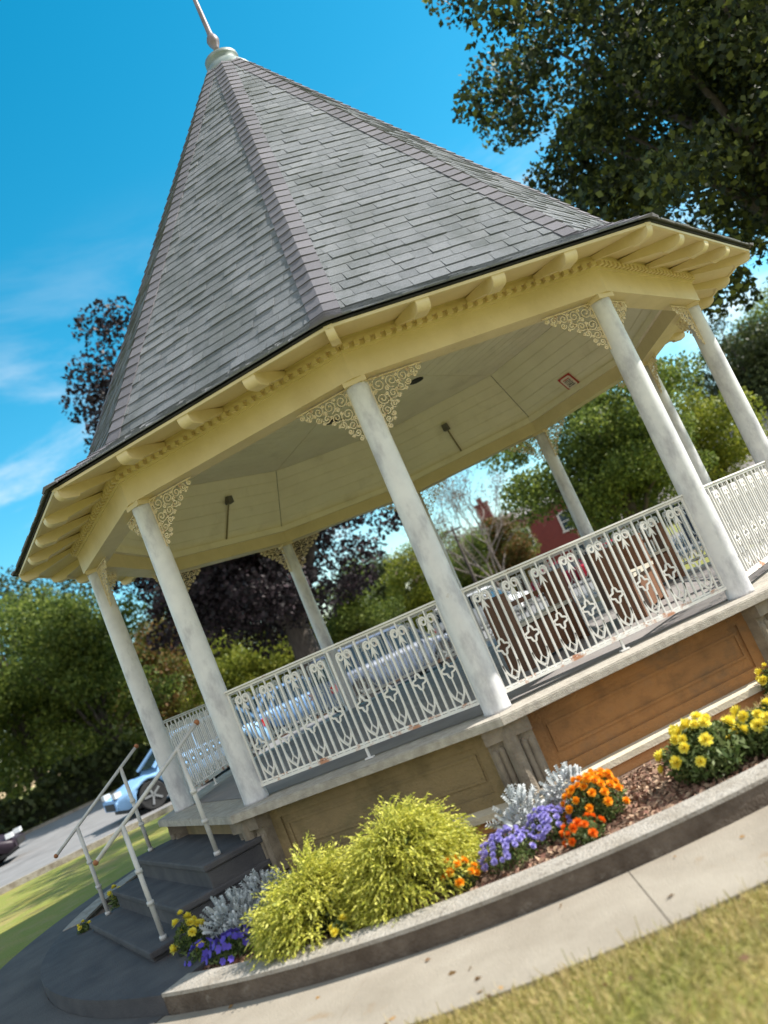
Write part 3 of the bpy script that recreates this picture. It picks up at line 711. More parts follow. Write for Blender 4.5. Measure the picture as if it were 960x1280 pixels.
def dusty(x, y, rad, h, label):
    t = empty('dusty_miller', (x, y, .10), label=label, cat='plant', group='silver foliage plants in the bed')
    V = []
    for i in range(int(46*rad/.2)):
        a = RNG.uniform(0, 2*pi); q = RNG.random()**.6; base = np.array([rad*.75*q*cos(a), rad*.75*q*sin(a), h*(.35+.5*(1-q*q))])
        d = unit(np.array([cos(a)*q*1.0, sin(a)*q*1.0, .9]) + RNG.normal(size=3)*.2); L = RNG.uniform(.07, .12)
        sd_ = unit(np.cross(d, RNG.normal(size=3)))
        V.append(leafq(base, d, sd_, L, .016))
        for f in (.3, .5, .68, .85):
            for s in (-1, 1):
                V.append(leafq(base + d*L*f, unit(d*.75 + sd_*s), np.cross(sd_, d), L*.36*(1.15-f*.5), .012))
    c = RNG.normal(size=(500, 3)); c = unit(c)*(RNG.random((500, 1))**.4)*np.array([rad*.8, rad*.8, h*.4]) + np.array([0, 0, h*.42])
    V = np.concatenate([np.array(V), leaves(c, .045, .35)])
    quads('foliage', V, lf_silver, t)
    b = MB()
    for i in range(8):
        a = RNG.uniform(0, 2*pi); b.tube([(0, 0, 0), (rad*.5*cos(a), rad*.5*sin(a), h*.6)], .006, 5)
    b.build('stem', lf_silver, t)
def leafq(base, d, s, L, w_):
    return np.stack([base, base + d*L*.55 + s*w_, base + d*L, base + d*L*.55 - s*w_])
dusty(4.20, -.12, .20, .27, 'silver grey felted plant left of the fluted pier, above the lilac flowers')
dusty(4.12, .22, .19, .28, 'silver grey felted plant in front of the fluted pier, behind the orange marigolds')
dusty(3.72, -2.34, .24, .27, 'silver plant in the shade beside the steps behind the yellow flowers')
dusty(3.42, -2.16, .22, .27, 'silver plant in deep shade against the base wall by the steps')
dusty(.62, -4.10, .22, .30, 'silver plant on the far side of the steps, nearest the lawn')
def bloom_mb(kind, rad):
    V = []
    if kind == 'pom':                          # marigold pompon
        for ring in range(5):
            n = (5, 8, 11, 13, 14)[ring]; tilt = ring/4*1.35
            for i in range(n):
                a = 2*pi*i/n + ring*.4 + RNG.normal()*.1; d = np.array([cos(a)*sin(tilt+.15), sin(a)*sin(tilt+.15), cos(tilt+.15)])
                s = np.array([-sin(a), cos(a), 0.]); V.append(leafq(d*rad*.15 + np.array([0, 0, -.1*rad]), d, s, rad*(.75+.25*RNG.random()), rad*.28))
    else:                                       # open flower, five petals
        for i in range(6):
            a = 2*pi*i/6; d = unit(np.array([cos(a), sin(a), .35])); s = np.array([-sin(a), cos(a), 0.]); V.append(leafq(np.zeros(3), d, s, rad, rad*.42))
    return np.array(V)
def flowers(name, x, y, rad, h, n_bloom, pet, lf, label, cat, kind='pom', br=.028, leafsize=.035, nleaf=1500, group=None, z=.10):
    t = empty(name, (x, y, z), label=label, cat=cat, group=group)
    nleaf = int(nleaf*1.0); c = RNG.normal(size=(nleaf, 3)); c = unit(c)*(RNG.random((nleaf, 1))**.45)*np.array([rad*.95, rad*.95, h*.48]) + np.array([0, 0, h*.45])
    c = c[c[:, 2] > .0]; quads('foliage', leaves(c, leafsize, .35, updown=.5), lf, t)
    protos = [bloom_mb(kind, br) for _ in range(2)]; objs = []
    for i in range(n_bloom):
        for _try in range(30):
            a = RNG.uniform(0, 2*pi); q = sqrt(RNG.random())*1.02; p = np.array([rad*q*cos(a), rad*q*sin(a), h*(.34 + .64*sqrt(max(0, 1-q*q)) + RNG.normal()*.06)])
            if all(np.linalg.norm(p-o_) > br*1.25 for o_ in objs): break
        objs.append(p)
        if i < 2: ob = quads('bloom', protos[i], pet, t)
        else: ob = ob0[i % 2].copy(); COL.objects.link(ob)
        if i == 0: ob0 = [ob]
        elif i == 1: ob0.append(ob)
        if n_bloom == 1: ob0 = [ob]
        out = Vector((p[0], p[1], h*.35 + .02)).normalized(); ob.location = tuple(p)
        ob.rotation_euler = out.to_track_quat('Z', 'Y').to_euler(); s = RNG.uniform(.8, 1.2); ob.scale = (s, s, s)
    return t
# lilac ageratum
flowers('ageratum', 4.68, -.25, .19, .20, 70, pet_l, lf_mari, 'lilac flower mound hanging to the kerb, the lower left of two', 'flowers', 'pom', .021, .03, 900, 'lilac ageratum mounds')
flowers('ageratum', 4.54, .02, .16, .20, 56, pet_l, lf_mari, 'smaller lilac flower mound between silver plant and orange marigolds', 'flowers', 'pom', .021, .03, 700, 'lilac ageratum mounds')
flowers('blue_petunia', 4.20, -2.20, .20, .15, 34, pet_b, lf_mari, 'deep blue flowers in the shade below the left golden shrub', 'flowers', 'open', .03, .035, 900)
flowers('blue_petunia', 4.04, -2.48, .13, .13, 16, pet_b, lf_mari, 'small clump of deep blue flowers beside the yellow blooms at the steps', 'flowers', 'open', .03, .035, 400)
flowers('marigold', 4.54, .34, .20, .29, 52, pet_o, lf_mari, 'full orange marigold plant in the sun right of the lilac flowers', 'marigold', 'pom', .029, .04, 1500)
flowers('marigold', 4.84, .20, .13, .17, 14, pet_r, lf_mari, 'small red-orange marigold plant at the kerb in front of the orange one', 'marigold', 'pom', .027, .035, 500)
flowers('marigold', 4.76, -.56, .10, .20, 13, pet_o, lf_mari, 'small orange marigold squeezed between golden shrub and lilac flowers', 'marigold', 'pom', .028, .035, 500)
flowers('marigold', 4.54, 1.06, .27, .34, 24, pet_y, lf_mari, 'bushy yellow marigold alone on the mulch, left of its yellow neighbour', 'marigold', 'pom', .042, .05, 2600)
flowers('marigold', 4.50, 1.46, .24, .27, 18, pet_y, lf_mari, 'bushy yellow marigold at the right edge of the picture beside the kerb', 'marigold', 'pom', .042, .05, 2600)
flowers('marigold', 3.35, 1.95, .13, .24, 7, pet_y, lf_mari, 'small yellow marigold close to the base wall at far right', 'marigold', 'pom', .036, .04, 700)
flowers('marigold', 3.80, -2.64, .12, .28, 13, pet_y, lf_mari, 'yellow marigold in the shade at the foot of the near handrail', 'marigold', 'pom', .038, .04, 500)
flowers('marigold', 1.05, -4.45, .12, .24, 8, pet_y, lf_mari, 'yellow marigold in the shade beyond the steps, beside the far handrail', 'marigold', 'pom', .038, .04, 400)
flowers('marigold', 1.55, -4.62, .07, .14, 4, pet_y, lf_mari, 'tiny yellow marigold by the kerb beyond the steps', 'marigold', 'pom', .032, .04, 200)
flowers('marigold', 4.82, -1.32, .06, .16, 4, pet_y, lf_mari, 'tiny yellow marigold in the gap between the two golden shrubs', 'marigold', 'pom', .026, .03, 200)

# ------------------------------------------------------------------ trees
def tree(name, x, y, trunk_h, tr_r, cz, rad, lf, bk, label, cat='tree', n_cl=60, n_leaf=16000, lsize=.18, group=None, seed=0, cl_r=None, limbs=9, lean=(0, 0), spread=1.0, bias=.55, hang=0.0):
    """trunk with limbs reaching into an uneven crown of leaf clumps; rad = (rx, ry, rz), cz = crown centre height"""
    rg = np.random.default_rng(1000+seed); t = empty(name, (x, y, 0), label=label, cat=cat, group=group)
    rad = np.array(rad, float); ctr = np.array([lean[0], lean[1], cz])
    d = unit(rg.normal(size=(n_cl, 3))); q = rg.random((n_cl, 1))**bias
    C = ctr + d*q*rad*(0.80 + .36*rg.random((n_cl, 1)))
    cr_ = (cl_r or rad.mean()*.30)*(.55 + .8*rg.random(n_cl))
    b = MB(); top = Vector((lean[0]*.4, lean[1]*.4, cz + rad[2]*.25))
    b.tube([(0, 0, 0), (0.02, 0, trunk_h*.12), (lean[0]*.1, lean[1]*.1, trunk_h*.6), (lean[0]*.25, lean[1]*.25, trunk_h), tuple(top)], [tr_r*1.5, tr_r*1.1, tr_r*.9, tr_r*.75, tr_r*.15], 12)
    idx = rg.permutation(n_cl)[:limbs*2]
    for j, i in enumerate(idx):
        e = Vector(C[i]); s_ = Vector((lean[0]*.25, lean[1]*.25, trunk_h*(.75 + .3*rg.random()))) if j < limbs else Vector((lean[0]*.3, lean[1]*.3, trunk_h + (cz-trunk_h)*rg.random()))
        mid = s_.lerp(e, .5) + Vector((0, 0, rad[2]*.12)) - Vector((e.x-s_.x, e.y-s_.y, 0))*.08 + Vector(rg.normal(size=3))*rad.mean()*.04
        r0 = tr_r*(.5 if j < limbs else .28)
        b.tube([tuple(s_), tuple(s_.lerp(mid, .5) + Vector(rg.normal(size=3))*.1), tuple(mid), tuple(mid.lerp(e, .5)), tuple(e)], [r0, r0*.8, r0*.6, r0*.38, r0*.12], 7)
    b.build('trunk', bk, t, smooth=True)
    wgt = cr_**2; cnt = (n_leaf*wgt/wgt.sum()).astype(int); P_ = []
    for i in range(n_cl):
        n = cnt[i]; u = unit(rg.normal(size=(n, 3)))*(rg.random((n, 1))**.45)*cr_[i]*np.array([1.15, 1.15, .75])
        u[:, 2] -= hang*np.hypot(u[:, 0], u[:, 1]); P_.append(C[i] + u)
    P_ = np.concatenate(P_); P_ = P_[P_[:, 2] > .25]
    quads('crown', leaves(P_, lsize, .7), lf, t)
    return t
# big shade tree at the upper right
x, y = polar(20.5, 150.8)
tree('shade_tree', x, y, 3.6, .42, 10.3, (6.3, 5.2, 6.0), lf_oak, bark, 'tall dark leafy tree rising over the right of the gazebo roof', n_cl=240, n_leaf=100000, lsize=.15, seed=1, cl_r=.85, limbs=16, bias=.42)
# copper beech behind
x, y = polar(36, 191.3)
tree('copper_beech', x, y, 3.6, .62, 10.6, (6.9, 6.6, 7.6), lf_beech, bark, 'great dark purple beech standing behind the gazebo', n_cl=230, n_leaf=120000, lsize=.20, seed=2, cl_r=1.25, limbs=18, bias=.5)
LT = 'leafy trees across the road'
TR = [  # dist, az, trunk_h, crown z, radii, leaf, label, leaves, size
 (42, 214.5, 3, 7.4, (4.6, 4.6, 5.2), lf_green, 'broad mid green tree at the far left edge across the road', 15000, .26),
 (47, 209.0, 3, 6.6, (4.4, 4.4, 4.9), lf_green, 'rounded green tree across the road with a visible trunk, second from left', 15000, .26),
 (44, 204.6, 2.2, 5.6, (3.4, 3.4, 4.3), lf_green, 'green tree across the road just left of the steps column', 13000, .25),
 (56, 206.5, 3, 8.0, (5.2, 5.2, 6.5), lf_dark, 'darker taller tree behind the green trees at far left', 12000, .3),
 (52, 200.6, 2, 4.6, (3.6, 3.6, 4.0), lf_autumn, 'green tree tinged with orange leaves seen left of the near column', 14000, .24),
 (60, 197.5, 2, 5.5, (4.2, 4.2, 4.6), lf_dark, 'dark tree behind the orange-tinged tree', 10000, .28),
 (47, 196.2, 1.0, 2.6, (2.9, 2.9, 2.7), lf_yellow, 'sunlit yellow-green bush under the left limb of the beech', 12000, .2),
 (46, 192.6, 1.0, 2.2, (3.0, 3.0, 2.4), lf_yellow, 'sunlit yellow-green bush left of the beech trunk', 12000, .2),
 (45, 187.6, 1.2, 2.9, (2.2, 2.2, 2.6), lf_green, 'rounded light green bush right of the beech trunk', 11000, .19),
 (58, 185.2, 1.5, 3.6, (3.4, 3.0, 3.6), lf_dark, 'dark green tree behind the parked cars, left of the near column', 11000, .24),
 (50, 182.6, 1.5, 3.0, (2.0, 2.0, 2.6), lf_yellow, 'bright yellow-green small tree beside the dark green one', 9000, .19),
 (56, 180.0, 1.5, 2.9, (2.8, 2.8, 2.8), lf_green, 'green bush behind the near column', 8000, .22),
 (52, 177.6, 1.5, 2.9, (2.3, 2.3, 2.5), lf_green, 'green shrub at the foot of the bare tree', 10000, .19),
 (47, 176.4, 1.5, 2.7, (1.3, 1.3, 2.3), lf_autumn, 'olive shrub in front of the left end of the brick building', 8000, .17),
 (29, 168.0, 1.8, 4.3, (3.1, 3.2, 2.8), lf_green, 'large full tree with yellowing tips behind the right railing', 26000, .17),
 (34, 162.6, 1.5, 3.6, (2.4, 2.4, 2.4), lf_yellow, 'yellowing tree right of the large full tree', 10000, .17),
 (44, 158.0, 2.4, 5.6, (3.2, 3.2, 3.0), lf_dark, 'dark tree above the grey roof at the right edge', 13000, .22),
 (56, 154.5, 3, 8.0, (4.5, 4.5, 4.6), lf_green, 'far green tree beyond the right edge', 8000, .28),
]
for i, (dist, az_, th, cz, rad, lf, lab, nl, ls) in enumerate(TR):
    x, y = polar(dist, az_)
    tree('bush' if th <= 1.2 else 'leafy_tree', x, y, th, .10+.03*cz, cz, rad, lf, bark, lab, n_cl=64, n_leaf=int(nl*1.9), lsize=ls*.72, seed=10+i, limbs=8, group=None)
# sparse tree
def bare_tree():
    x, y = polar(45, 177.2); rg = np.random.default_rng(55); t = empty('bare_tree', (x, y, 0), label='thin nearly bare grey tree with sparse brown leaves against the sky', cat='tree')
    b = MB(); tips = []
    def grow(p, d, L, r_, depth):
        q = p; pts = [tuple(p)]; rr = [r_]
        for i in range(3):
            d = (d + Vector(rg.normal(size=3))*.14 + Vector((0, 0, .06))).normalized(); q = q + d*L/3; pts.append(tuple(q)); rr.append(r_*(1-.13*(i+1)))
        b.tube(pts, rr, 5 if depth < 3 else 3)
        if depth >= 5: tips.append(q); return
        for i in range(3 if depth < 4 else 2):
            nd = (d + Vector(rg.normal(size=3))*.42 + Vector((0, 0, .08))).normalized(); grow(q if i < 2 else p.lerp(q, .6), nd, L*.72, r_*.58, depth+1)
            if depth > 2: tips.append(q)
    for k in range(3):
        grow(Vector((0, 0, .2)), Vector((rg.normal()*.22, rg.normal()*.22, 1)).normalized(), 2.9, .085, 0)
    b.tube([(0, 0, 0), (0, 0, .4)], .16, 8)
    b.build('trunk', bark_grey, t)
    T = np.array([tuple(q) for q in tips]); sel = T[rg.integers(0, len(T), 3200)] + rg.normal(size=(3200, 3))*.16
    quads('crown', leaves(sel, .11, .6), lf_brown, t)
bare_tree()
# distant woods closing the horizon
c = []
for i in range(520):
    az_ = RNG.uniform(140, 232); dd = RNG.uniform(95, 125); x, y = polar(dd, az_); h = RNG.uniform(2.0, 4.5)*(1.5 if az_ > 198 or az_ < 160 else .8)
    n = 60; c.append(np.array([x, y, h]) + unit(RNG.normal(size=(n, 3)))*RNG.random((n, 1))**.4*np.array([4, 4, h]))
tag(quads('distant_woods', leaves(np.concatenate(c), 1.0, .8), lf_dark), kind='stuff')

c = []
hs_ = RNG.uniform(-60, 14, 26000); hn = 33.4 + RNG.normal(size=26000)*.45; hz = RNG.random(26000)**.8*(1.7 + .35*np.sin(hs_*.9) + .2*np.sin(hs_*2.3))
hv = np.stack([RT[0]*hs_ + RN[0]*hn, RT[1]*hs_ + RN[1]*hn, hz], 1)
hd = empty('hedge', (*rd(-20, 33.4), 0), label='long low dark hedge under the trees beyond the road', cat='hedge')
q_ = leaves(hv, .30, .7) - np.array([*rd(-20, 33.4), 0]); quads('foliage', q_, lf_dark, hd)
b = MB(); b.bar((RT[0]*-38, RT[1]*-38, .6), (RT[0]*34, RT[1]*34, .6), .7, 1.15); b.build('inner_branches', mat('hedge_interior', [(.012, .016, .008), (.025, .03, .012)], rough=1, scale=8), hd)

# ------------------------------------------------------------------ buildings
def brickmat(name, c1, c2, mortar, scale=1.0):
    mt = bpy.data.materials.new(name); mt.use_nodes = True; t = mt.node_tree; p = t.nodes['Principled BSDF']
    tcn = nn(t, 'ShaderNodeTexCoord'); mpn = nn(t, 'ShaderNodeMapping'); mpn.inputs['Rotation'].default_value = (pi/2, 0, 0)
    br = nn(t, 'ShaderNodeTexBrick'); br.inputs['Color1'].default_value = (*c1, 1); br.inputs['Color2'].default_value = (*c2, 1); br.inputs['Mortar'].default_value = (*mortar, 1)
    br.inputs['Scale'].default_value = scale; br.inputs['Brick Width'].default_value = .24; br.inputs['Row Height'].default_value = .08; br.inputs['Mortar Size'].default_value = .008
    sx = nn(t, 'ShaderNodeSeparateXYZ'); cx = nn(t, 'ShaderNodeCombineXYZ'); ad = nn(t, 'ShaderNodeMath', operation='ADD')
    t.links.new(tcn.outputs['Object'], sx.inputs[0]); t.links.new(sx.outputs[0], ad.inputs[0]); t.links.new(sx.outputs[1], ad.inputs[1])
    t.links.new(ad.outputs[0], cx.inputs[0]); t.links.new(sx.outputs[2], cx.inputs[1]); t.links.new(cx.outputs[0], br.inputs['Vector'])
    t.links.new(br.outputs['Color'], p.inputs['Base Color']); p.inputs['Roughness'].default_value = .9; return mt
redbrick = brickmat('red_brick', (0.20, 0.035, 0.032), (0.155, 0.028, 0.028), (0.17, 0.07, 0.06))
brownbrick = brickmat('brown_brick', (0.20, 0.075, 0.04), (0.15, 0.058, 0.032), (0.22, 0.16, 0.12))
slate = mat('grey_roofing', [(0.22, 0.19, 0.18), (0.30, 0.27, 0.26)], rough=.9, scale=2)
whitetrim = mat('white_trim', [(0.70, 0.69, 0.66), (0.78, 0.77, 0.74)], rough=.6)
winglass = glass_mat('window_glass')
def building(name, dist, azd, rot, wdt, dep, hgt, wallm, roofm, label, wins, roof_h=1.5, chimneys=(), over=.3, hip=False):
    x, y = polar(dist, azd); t = empty(name, (x, y, 0), rot, label=label, cat='building')
    b = MB(); b.box((0, 0, hgt/2), (dep, wdt, hgt)); b.build('wall', wallm, t)
    b = MB(); X, Y = dep/2+over, wdt/2+over
    if hip: b.add([(-X,-Y,hgt),(X,-Y,hgt),(X,Y,hgt),(-X,Y,hgt),(0,-Y*.4,hgt+roof_h),(0,Y*.4,hgt+roof_h)], [(0,3,2,1),(1,2,5,4),(3,0,4,5),(0,1,4),(2,3,5)])
    else: b.add([(-X,-Y,hgt),(X,-Y,hgt),(X,Y,hgt),(-X,Y,hgt),(0,-Y,hgt+roof_h),(0,Y,hgt+roof_h)], [(0,3,2,1),(1,2,5,4),(3,0,4,5),(0,1,4),(2,3,5)])
    rf = b.build('roof', roofm, t)
    for cy, cx, w_, h_ in chimneys:
        b = MB(); b.box((cx, cy, hgt+h_/2), (.7, w_, h_)); b.box((cx, cy, hgt+h_+.05), (.85, w_+.15, .14)); b.box((cx, cy, hgt+h_+.3), (.35, .35, .4)); b.build('chimney', wallm, rf)
    for wy, wz, ww, wh in wins:
        b = MB(); x_ = dep/2
        for dy, dz, sy, sz in ((-ww/2, 0, .1, wh+.1), (ww/2, 0, .1, wh+.1), (0, wh/2, ww+.1, .1), (0, -wh/2, ww+.24, .1), (0, 0, ww, .05)):
            b.box((x_+.04, wy+dy, wz+dz), (.1, sy, sz))
        wf = b.build('window', whitetrim, t)
        b = MB(); b.box((x_+.012, wy, wz), (.02, ww-.08, wh-.08)); b.build('pane', winglass, wf)
    return t
building('brick_building', 60, 173.7, radians(-7), 7.6, 9, 5.0, redbrick, slate, 'dark red brick building with chimney seen between the far columns',
         [(-1.2, 3.6, .8, 1.2), (1.6, 3.6, .8, 1.2), (-3.0, 3.6, .8, 1.2), (-1.2, 1.4, .9, 1.4), (1.6, 1.4, .9, 1.4)], roof_h=.9, chimneys=((-3.1, 2.5, .9, 1.9),), over=.15)
building('grey_roofed_building', 42, 157.6, radians(-22), 11, 8, 1.9, mat('dark_blue_siding', [(0.035, 0.05, 0.08), (0.05, 0.07, 0.11)]), slate, 'low dark blue building with a broad grey-brown roof at the right edge',
         [(-3, 1.2, 1.0, .9), (0, 1.2, 1.0, .9), (3, 1.2, 1.0, .9)], roof_h=2.1, over=.4)
building('white_house', 60, 170.6, radians(-10), 5, 5, 2.2, whitetrim, slate, 'small white house half hidden below the large tree',
         [(-1.2, 1.2, .8, 1.0), (1.2, 1.2, .8, 1.0)], roof_h=1.0)
# slab-ended wooden benches standing on the gazebo floor
bench_m = mat('brown_stained_wood', [(0.10, 0.045, 0.022), (0.17, 0.075, 0.035)], rough=.6, scale=3, bump=.3, bscale=30, stretch=(1, 1, .25))
seat_m = mat('worn_seat_wood', [(0.40, 0.36, 0.29), (0.52, 0.48, 0.40)], rough=.7, scale=6)
for (xa, ya, xb, yb, lab) in ((1.82, .33, 1.04, .98, 'brown slab-ended wooden bench nearest the front column'),
                              (1.55, 1.50, .55, 1.95, 'brown slab-ended wooden bench behind the right front railing, nearer that railing'),
                              (-1.05, 1.72, -1.30, 2.70, 'brown slab-ended wooden bench near the back right of the gazebo floor')):
    L = hypot(xb-xa, yb-ya); bn = empty('wooden_bench', ((xa+xb)/2, (ya+yb)/2, F+.005), atan2(yb-ya, xb-xa), label=lab, cat='bench', group='slab-ended benches on the gazebo floor')
    for s_ in (-1, 1):
        b = MB(); b.box((s_*L/2, 0, .36), (.07, .26, .72)); b.box((s_*L/2, 0, .73), (.085, .28, .02)); b.build('end_panel', bench_m, bn)
    b = MB(); b.box((0, 0, .40), (L-.07, .30, .035)); b.build('seat', seat_m, bn)
    b = MB(); b.box((0, 0, .20), (L-.07, .20, .34)); b.build('apron', bench_m, bn)
    b = MB(); b.box((0, .11, .60), (L-.07, .03, .05)); b.build('back_rail', bench_m, bn)

# ------------------------------------------------------------------ street furniture
x, y = polar(43, 179.2)
pl = empty('utility_pole', (x, y, 0), label='thin dark pole standing in front of the bushes right of the near column', cat='pole')
b = MB(); b.tube([(0, 0, 0), (0, 0, 2.5), (0, 0, 5.2)], [.10, .085, .07], 10); b.build('mast', bark, pl, smooth=True)
b = MB(); b.box((0, 0, 5.0), (.08, .9, .08)); b.build('crossarm', bark, pl)
xb, yb = polar(64, 173.5)
b = MB(); n = 14
for dz in (0, .28):
    b.tube([(x + (xb-x)*i/n, y + (yb-y)*i/n, 5.05-dz + (4.9-5.05)*i/n - .9*4*(i/n)*(1-i/n)*.35) for i in range(n+1)], .016, 4)
tag(b.build('overhead_wire', mat('wire_grey', [(0.25, 0.25, 0.26), (0.35, 0.35, 0.36)])), 'pair of slack overhead wires running to the brick building', 'wire')
x, y = polar(31, 171.4)
sp = empty('road_sign', (x, y, 0), radians(-9), label='small pink-white rectangular sign on a post behind the far railing', cat='sign')
b = MB(); b.tube([(0, 0, 0), (0, 0, 2.1)], .03, 8); b.build('post', pipe, sp)
b = MB(); b.box((.04, 0, 1.95), (.02, .42, .62)); b.build('plate', mat('sign_pink', [(0.72, 0.42, 0.36), (0.80, 0.52, 0.45)], rough=.5), sp)

# ------------------------------------------------------------------ cars
tyre_m = mat('tyre_rubber', [(0.015, 0.015, 0.016), (0.03, 0.03, 0.03)], rough=.85); rim_m = mat('alloy_rim', [(0.45, 0.46, 0.48), (0.55, 0.56, 0.58)], rough=.3, metallic=.8)
head_m = mat('headlight_lens', [(0.75, 0.78, 0.8), (0.8, 0.83, 0.85)], rough=.1, spec=.8); tail_m = mat('tail_light_lens', [(0.45, 0.01, 0.01), (0.55, 0.02, 0.02)], rough=.15)
carglass = glass_mat('car_glass', (0.02, 0.035, 0.05)); trimm = mat('black_trim', [(0.02, 0.02, 0.02), (0.03, 0.03, 0.03)], rough=.6)
def car(pos, rz, paint, label, style='hatch', group='cars parked along the road'):
    """front towards +x; length L"""
    suv = style == 'suv'; L = {'hatch': 4.1, 'sedan': 4.6, 'suv': 4.7}[style]; W = 1.78 if not suv else 1.86; H = {'hatch': 1.50, 'sedan': 1.44, 'suv': 1.74}[style]
    belt = {'hatch': .93, 'sedan': .88, 'suv': 1.06}[style]; wr = .33 if not suv else .37
    t = empty('parked_car', (pos[0], pos[1], 0.006), rz, label=label, cat='car', group=group)
    pm = mat('car_paint', [paint, tuple(c*1.08 for c in paint)], rough=.45, spec=.3, scale=1, metallic=.0)
    xf, xr = L*.5-.82, -L*.5+.80
    # lower body: rings along x, wheel arches cut by lifting the sill
    xs = sorted(set([-L/2, -L/2+.05, -L/2+.2, L/2-.22, L/2-.07, L/2] + [xr+q*(wr+.07) for q in (-1, -.9, -.65, -.3, 0, .3, .65, .9, 1)] + [xf+q*(wr+.07) for q in (-1, -.9, -.65, -.3, 0, .3, .65, .9, 1)] + [0, -.5, .5]))
    hood = belt - (.10 if not suv else .04)
    def top(x):
        if x > L/2-1.15: return hood - .05 - .22*max(0, (x-(L/2-1.15))/1.15)**2.2
        if x < -L/2+(.25 if style != 'sedan' else .1): return belt - .04
        return belt
    def hwid(x): e = max(0, abs(x)-(L/2-.55))/.55; return W/2*(1-.20*e**2.2)
    def sill(x):
        z = .20 + .12*max(0, (abs(x)-(L/2-.35))/.35)
        for c in (xf, xr):
            dx = abs(x-c)
            if dx <= wr+.071: z = max(z, .33 + sqrt(max(0, (wr+.07)**2-dx**2))*.98 - .02)
        return z
    b = MB(); ring = []
    for x in xs:
        w_ = hwid(x); zt = top(x); zs = sill(x); zm = min((.55+zs)/2+.15, zt-.1); zm = max(zm, zs+.02)
        half = [(0, zs), (w_*.80, zs), (w_*.97, zs+.01), (w_, zm), (w_*.985, (zm+zt)/2+.05), (w_*.93, zt-.02), (w_*.84, zt), (0, zt+.025)]
        pts = [(x, y_, z_) for y_, z_ in half] + [(x, -y_, z_) for y_, z_ in half[-2:0:-1]]; ring.append(pts)
    n = len(ring[0])
    for pts in ring: b.v.extend(pts)
    for i in range(len(ring)-1):
        for j in range(n): b.f.append((i*n+j, i*n+(j+1) % n, (i+1)*n+(j+1) % n, (i+1)*n+j))
    b.f.append(tuple(range(n))); b.f.append(tuple((len(ring)-1)*n+j for j in range(n))[::-1])
    body = b.build('body', pm, t, smooth=False)
    for pl_ in body.data.polygons: pl_.use_smooth = abs(pl_.normal.x) < .9
    # greenhouse: glass volume, roof and pillars in paint
    x_f = L/2-1.05; x_r = {'hatch': -L/2+.15, 'sedan': -L/2+.75, 'suv': -L/2+.12}[style]; rf0 = x_f-.75; rr0 = x_r + {'hatch': .45, 'sedan': .65, 'suv': .28}[style]
    wb, wt = W/2*.90, W/2*.70
    b = MB(); b.hexa([(x_r, -wb, belt-.03), (x_f, -wb, belt-.03), (x_f, wb, belt-.03), (x_r, wb, belt-.03), (rr0, -wt, H-.05), (rf0, -wt, H-.05), (rf0, wt, H-.05), (rr0, wt, H-.05)])
    b.build('window_glass', carglass, t)
    b = MB(); b.hexa([(rr0-.05, -wt-.03, H-.07), (rf0+.06, -wt-.03, H-.07), (rf0+.06, wt+.03, H-.07), (rr0-.05, wt+.03, H-.07), (rr0+.1, -wt+.08, H), (rf0-.1, -wt+.08, H), (rf0-.1, wt-.08, H), (rr0+.1, wt-.08, H)])
    for s in (-1, 1):
        for (xa, xb_) in ((x_f, rf0), (x_r, rr0), (-.15, -.15), (xr+.25 if style != 'sedan' else xr+.5, rr0+.35)):
            b.bar((xa, s*(wb+.005), belt-.03), (xb_, s*(wt+.012), H-.05), .05, .075)
    b.build('roof', pm, t)
    w0 = MB(); w0.lathe([(wr-.09, -.10), (wr-.02, -.105), (wr, -.08), (wr, .08), (wr-.02, .105), (wr-.09, .10)], 24)
    rm_ = MB(); rm_.lathe([(.05, -.02), (wr-.10, -.015), (wr-.09, .02), (.05, .04)], 24)
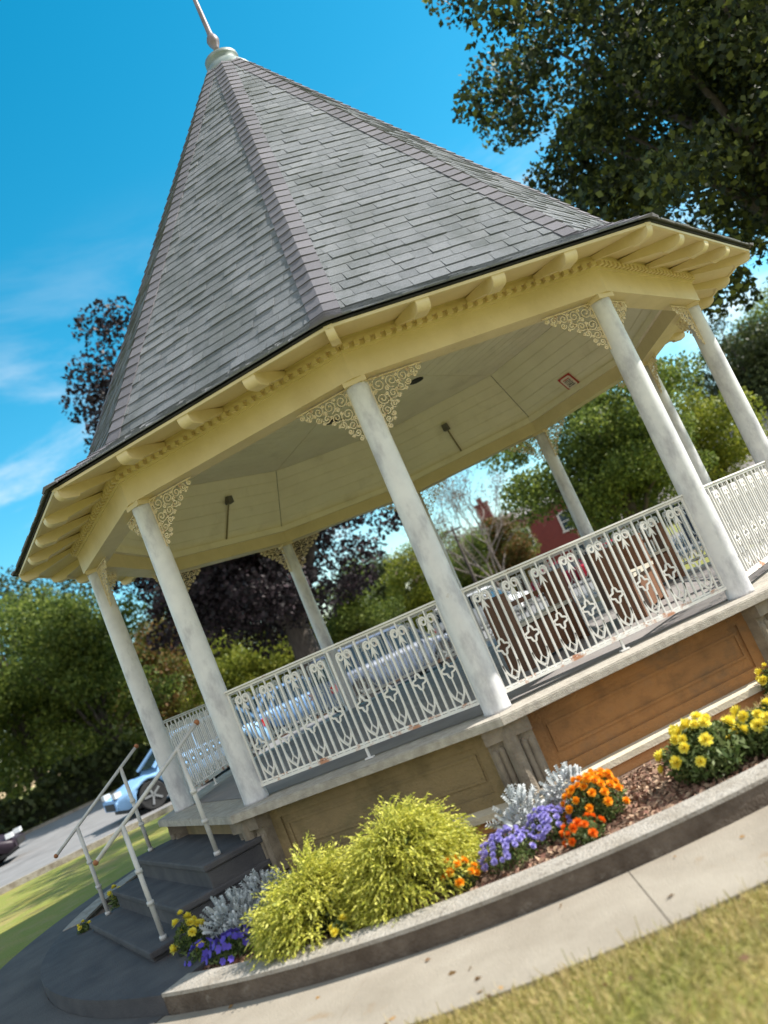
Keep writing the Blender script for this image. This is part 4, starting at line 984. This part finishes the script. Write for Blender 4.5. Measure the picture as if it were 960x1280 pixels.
    for i in range(5):
        a = 2*pi*i/5; rm_.box((cos(a)*(wr-.10)*.5, sin(a)*(wr-.10)*.5, .05), (wr-.12, .05, .03), a)
    proto = None
    for cx in (xf, xr):
        for s in (-1, 1):
            if proto is None: wh = w0.build('wheel', tyre_m, t, smooth=False); rm_.build('rim', rim_m, wh, (0, 0, .055)); proto = wh
            else: wh = copy_tree(proto, t)
            wh.location = (cx, s*(W/2-.12), wr); wh.rotation_euler = (-pi/2*s, 0, 0)
    for s in (-1, 1):
        b = MB(); b.box((L/2-.10, s*(W/2-.30), .66), (.16, .34, .13)); b.build('headlight', head_m, t)
        b = MB(); b.box((-L/2+.05, s*(W/2-.22), .78), (.12, .22, .20)); b.build('tail_light', tail_m, t)
        b = MB(); b.blob((x_f-.35, s*(W/2+.06), belt+.03), (.09, .07), 8, 5); b.build('mirror', pm, t)
    b = MB(); b.box((L/2-.02, 0, .42), (.08, 1.0, .16)); b.box((0, 0, .22), (L*.9, W*.84, .10)); b.build('bumper_trim', trimm, t)
    return t
def roadpos(s, n): return rd(s, n)
back = radians(127)
blue = (0.22, 0.40, 0.66)
car(roadpos(.45, 13.9), back+pi, blue, 'pale blue hatchback parked across the lawn, left of the near column', 'hatch')
car(roadpos(7.2, 14.4), back, (0.10, 0.125, 0.18), 'large silver-blue sport utility vehicle parked behind the front railing', 'suv')
car(roadpos(5.6, 18.6), back, (0.15, 0.28, 0.50), 'pale blue sedan parked behind the silver-blue vehicle', 'sedan')
x, y = polar(27.5, 215.8); car((x, y), radians(110), (0.03, 0.02, 0.03), 'dark car cut off by the left edge of the picture', 'sedan')
x, y = polar(40, 179.6); car((x, y), radians(60), (0.75, 0.75, 0.76), 'white car glimpsed right of the near column', 'suv')
x, y = polar(44, 173.4); car((x, y), radians(80), (0.22, 0.010, 0.03), 'crimson car behind the far railing, left of the far column', 'hatch')
x, y = polar(43, 169.8); car((x, y), radians(85), (0.50, 0.02, 0.04), 'bright red car behind the far railing, right of the far column', 'sedan')
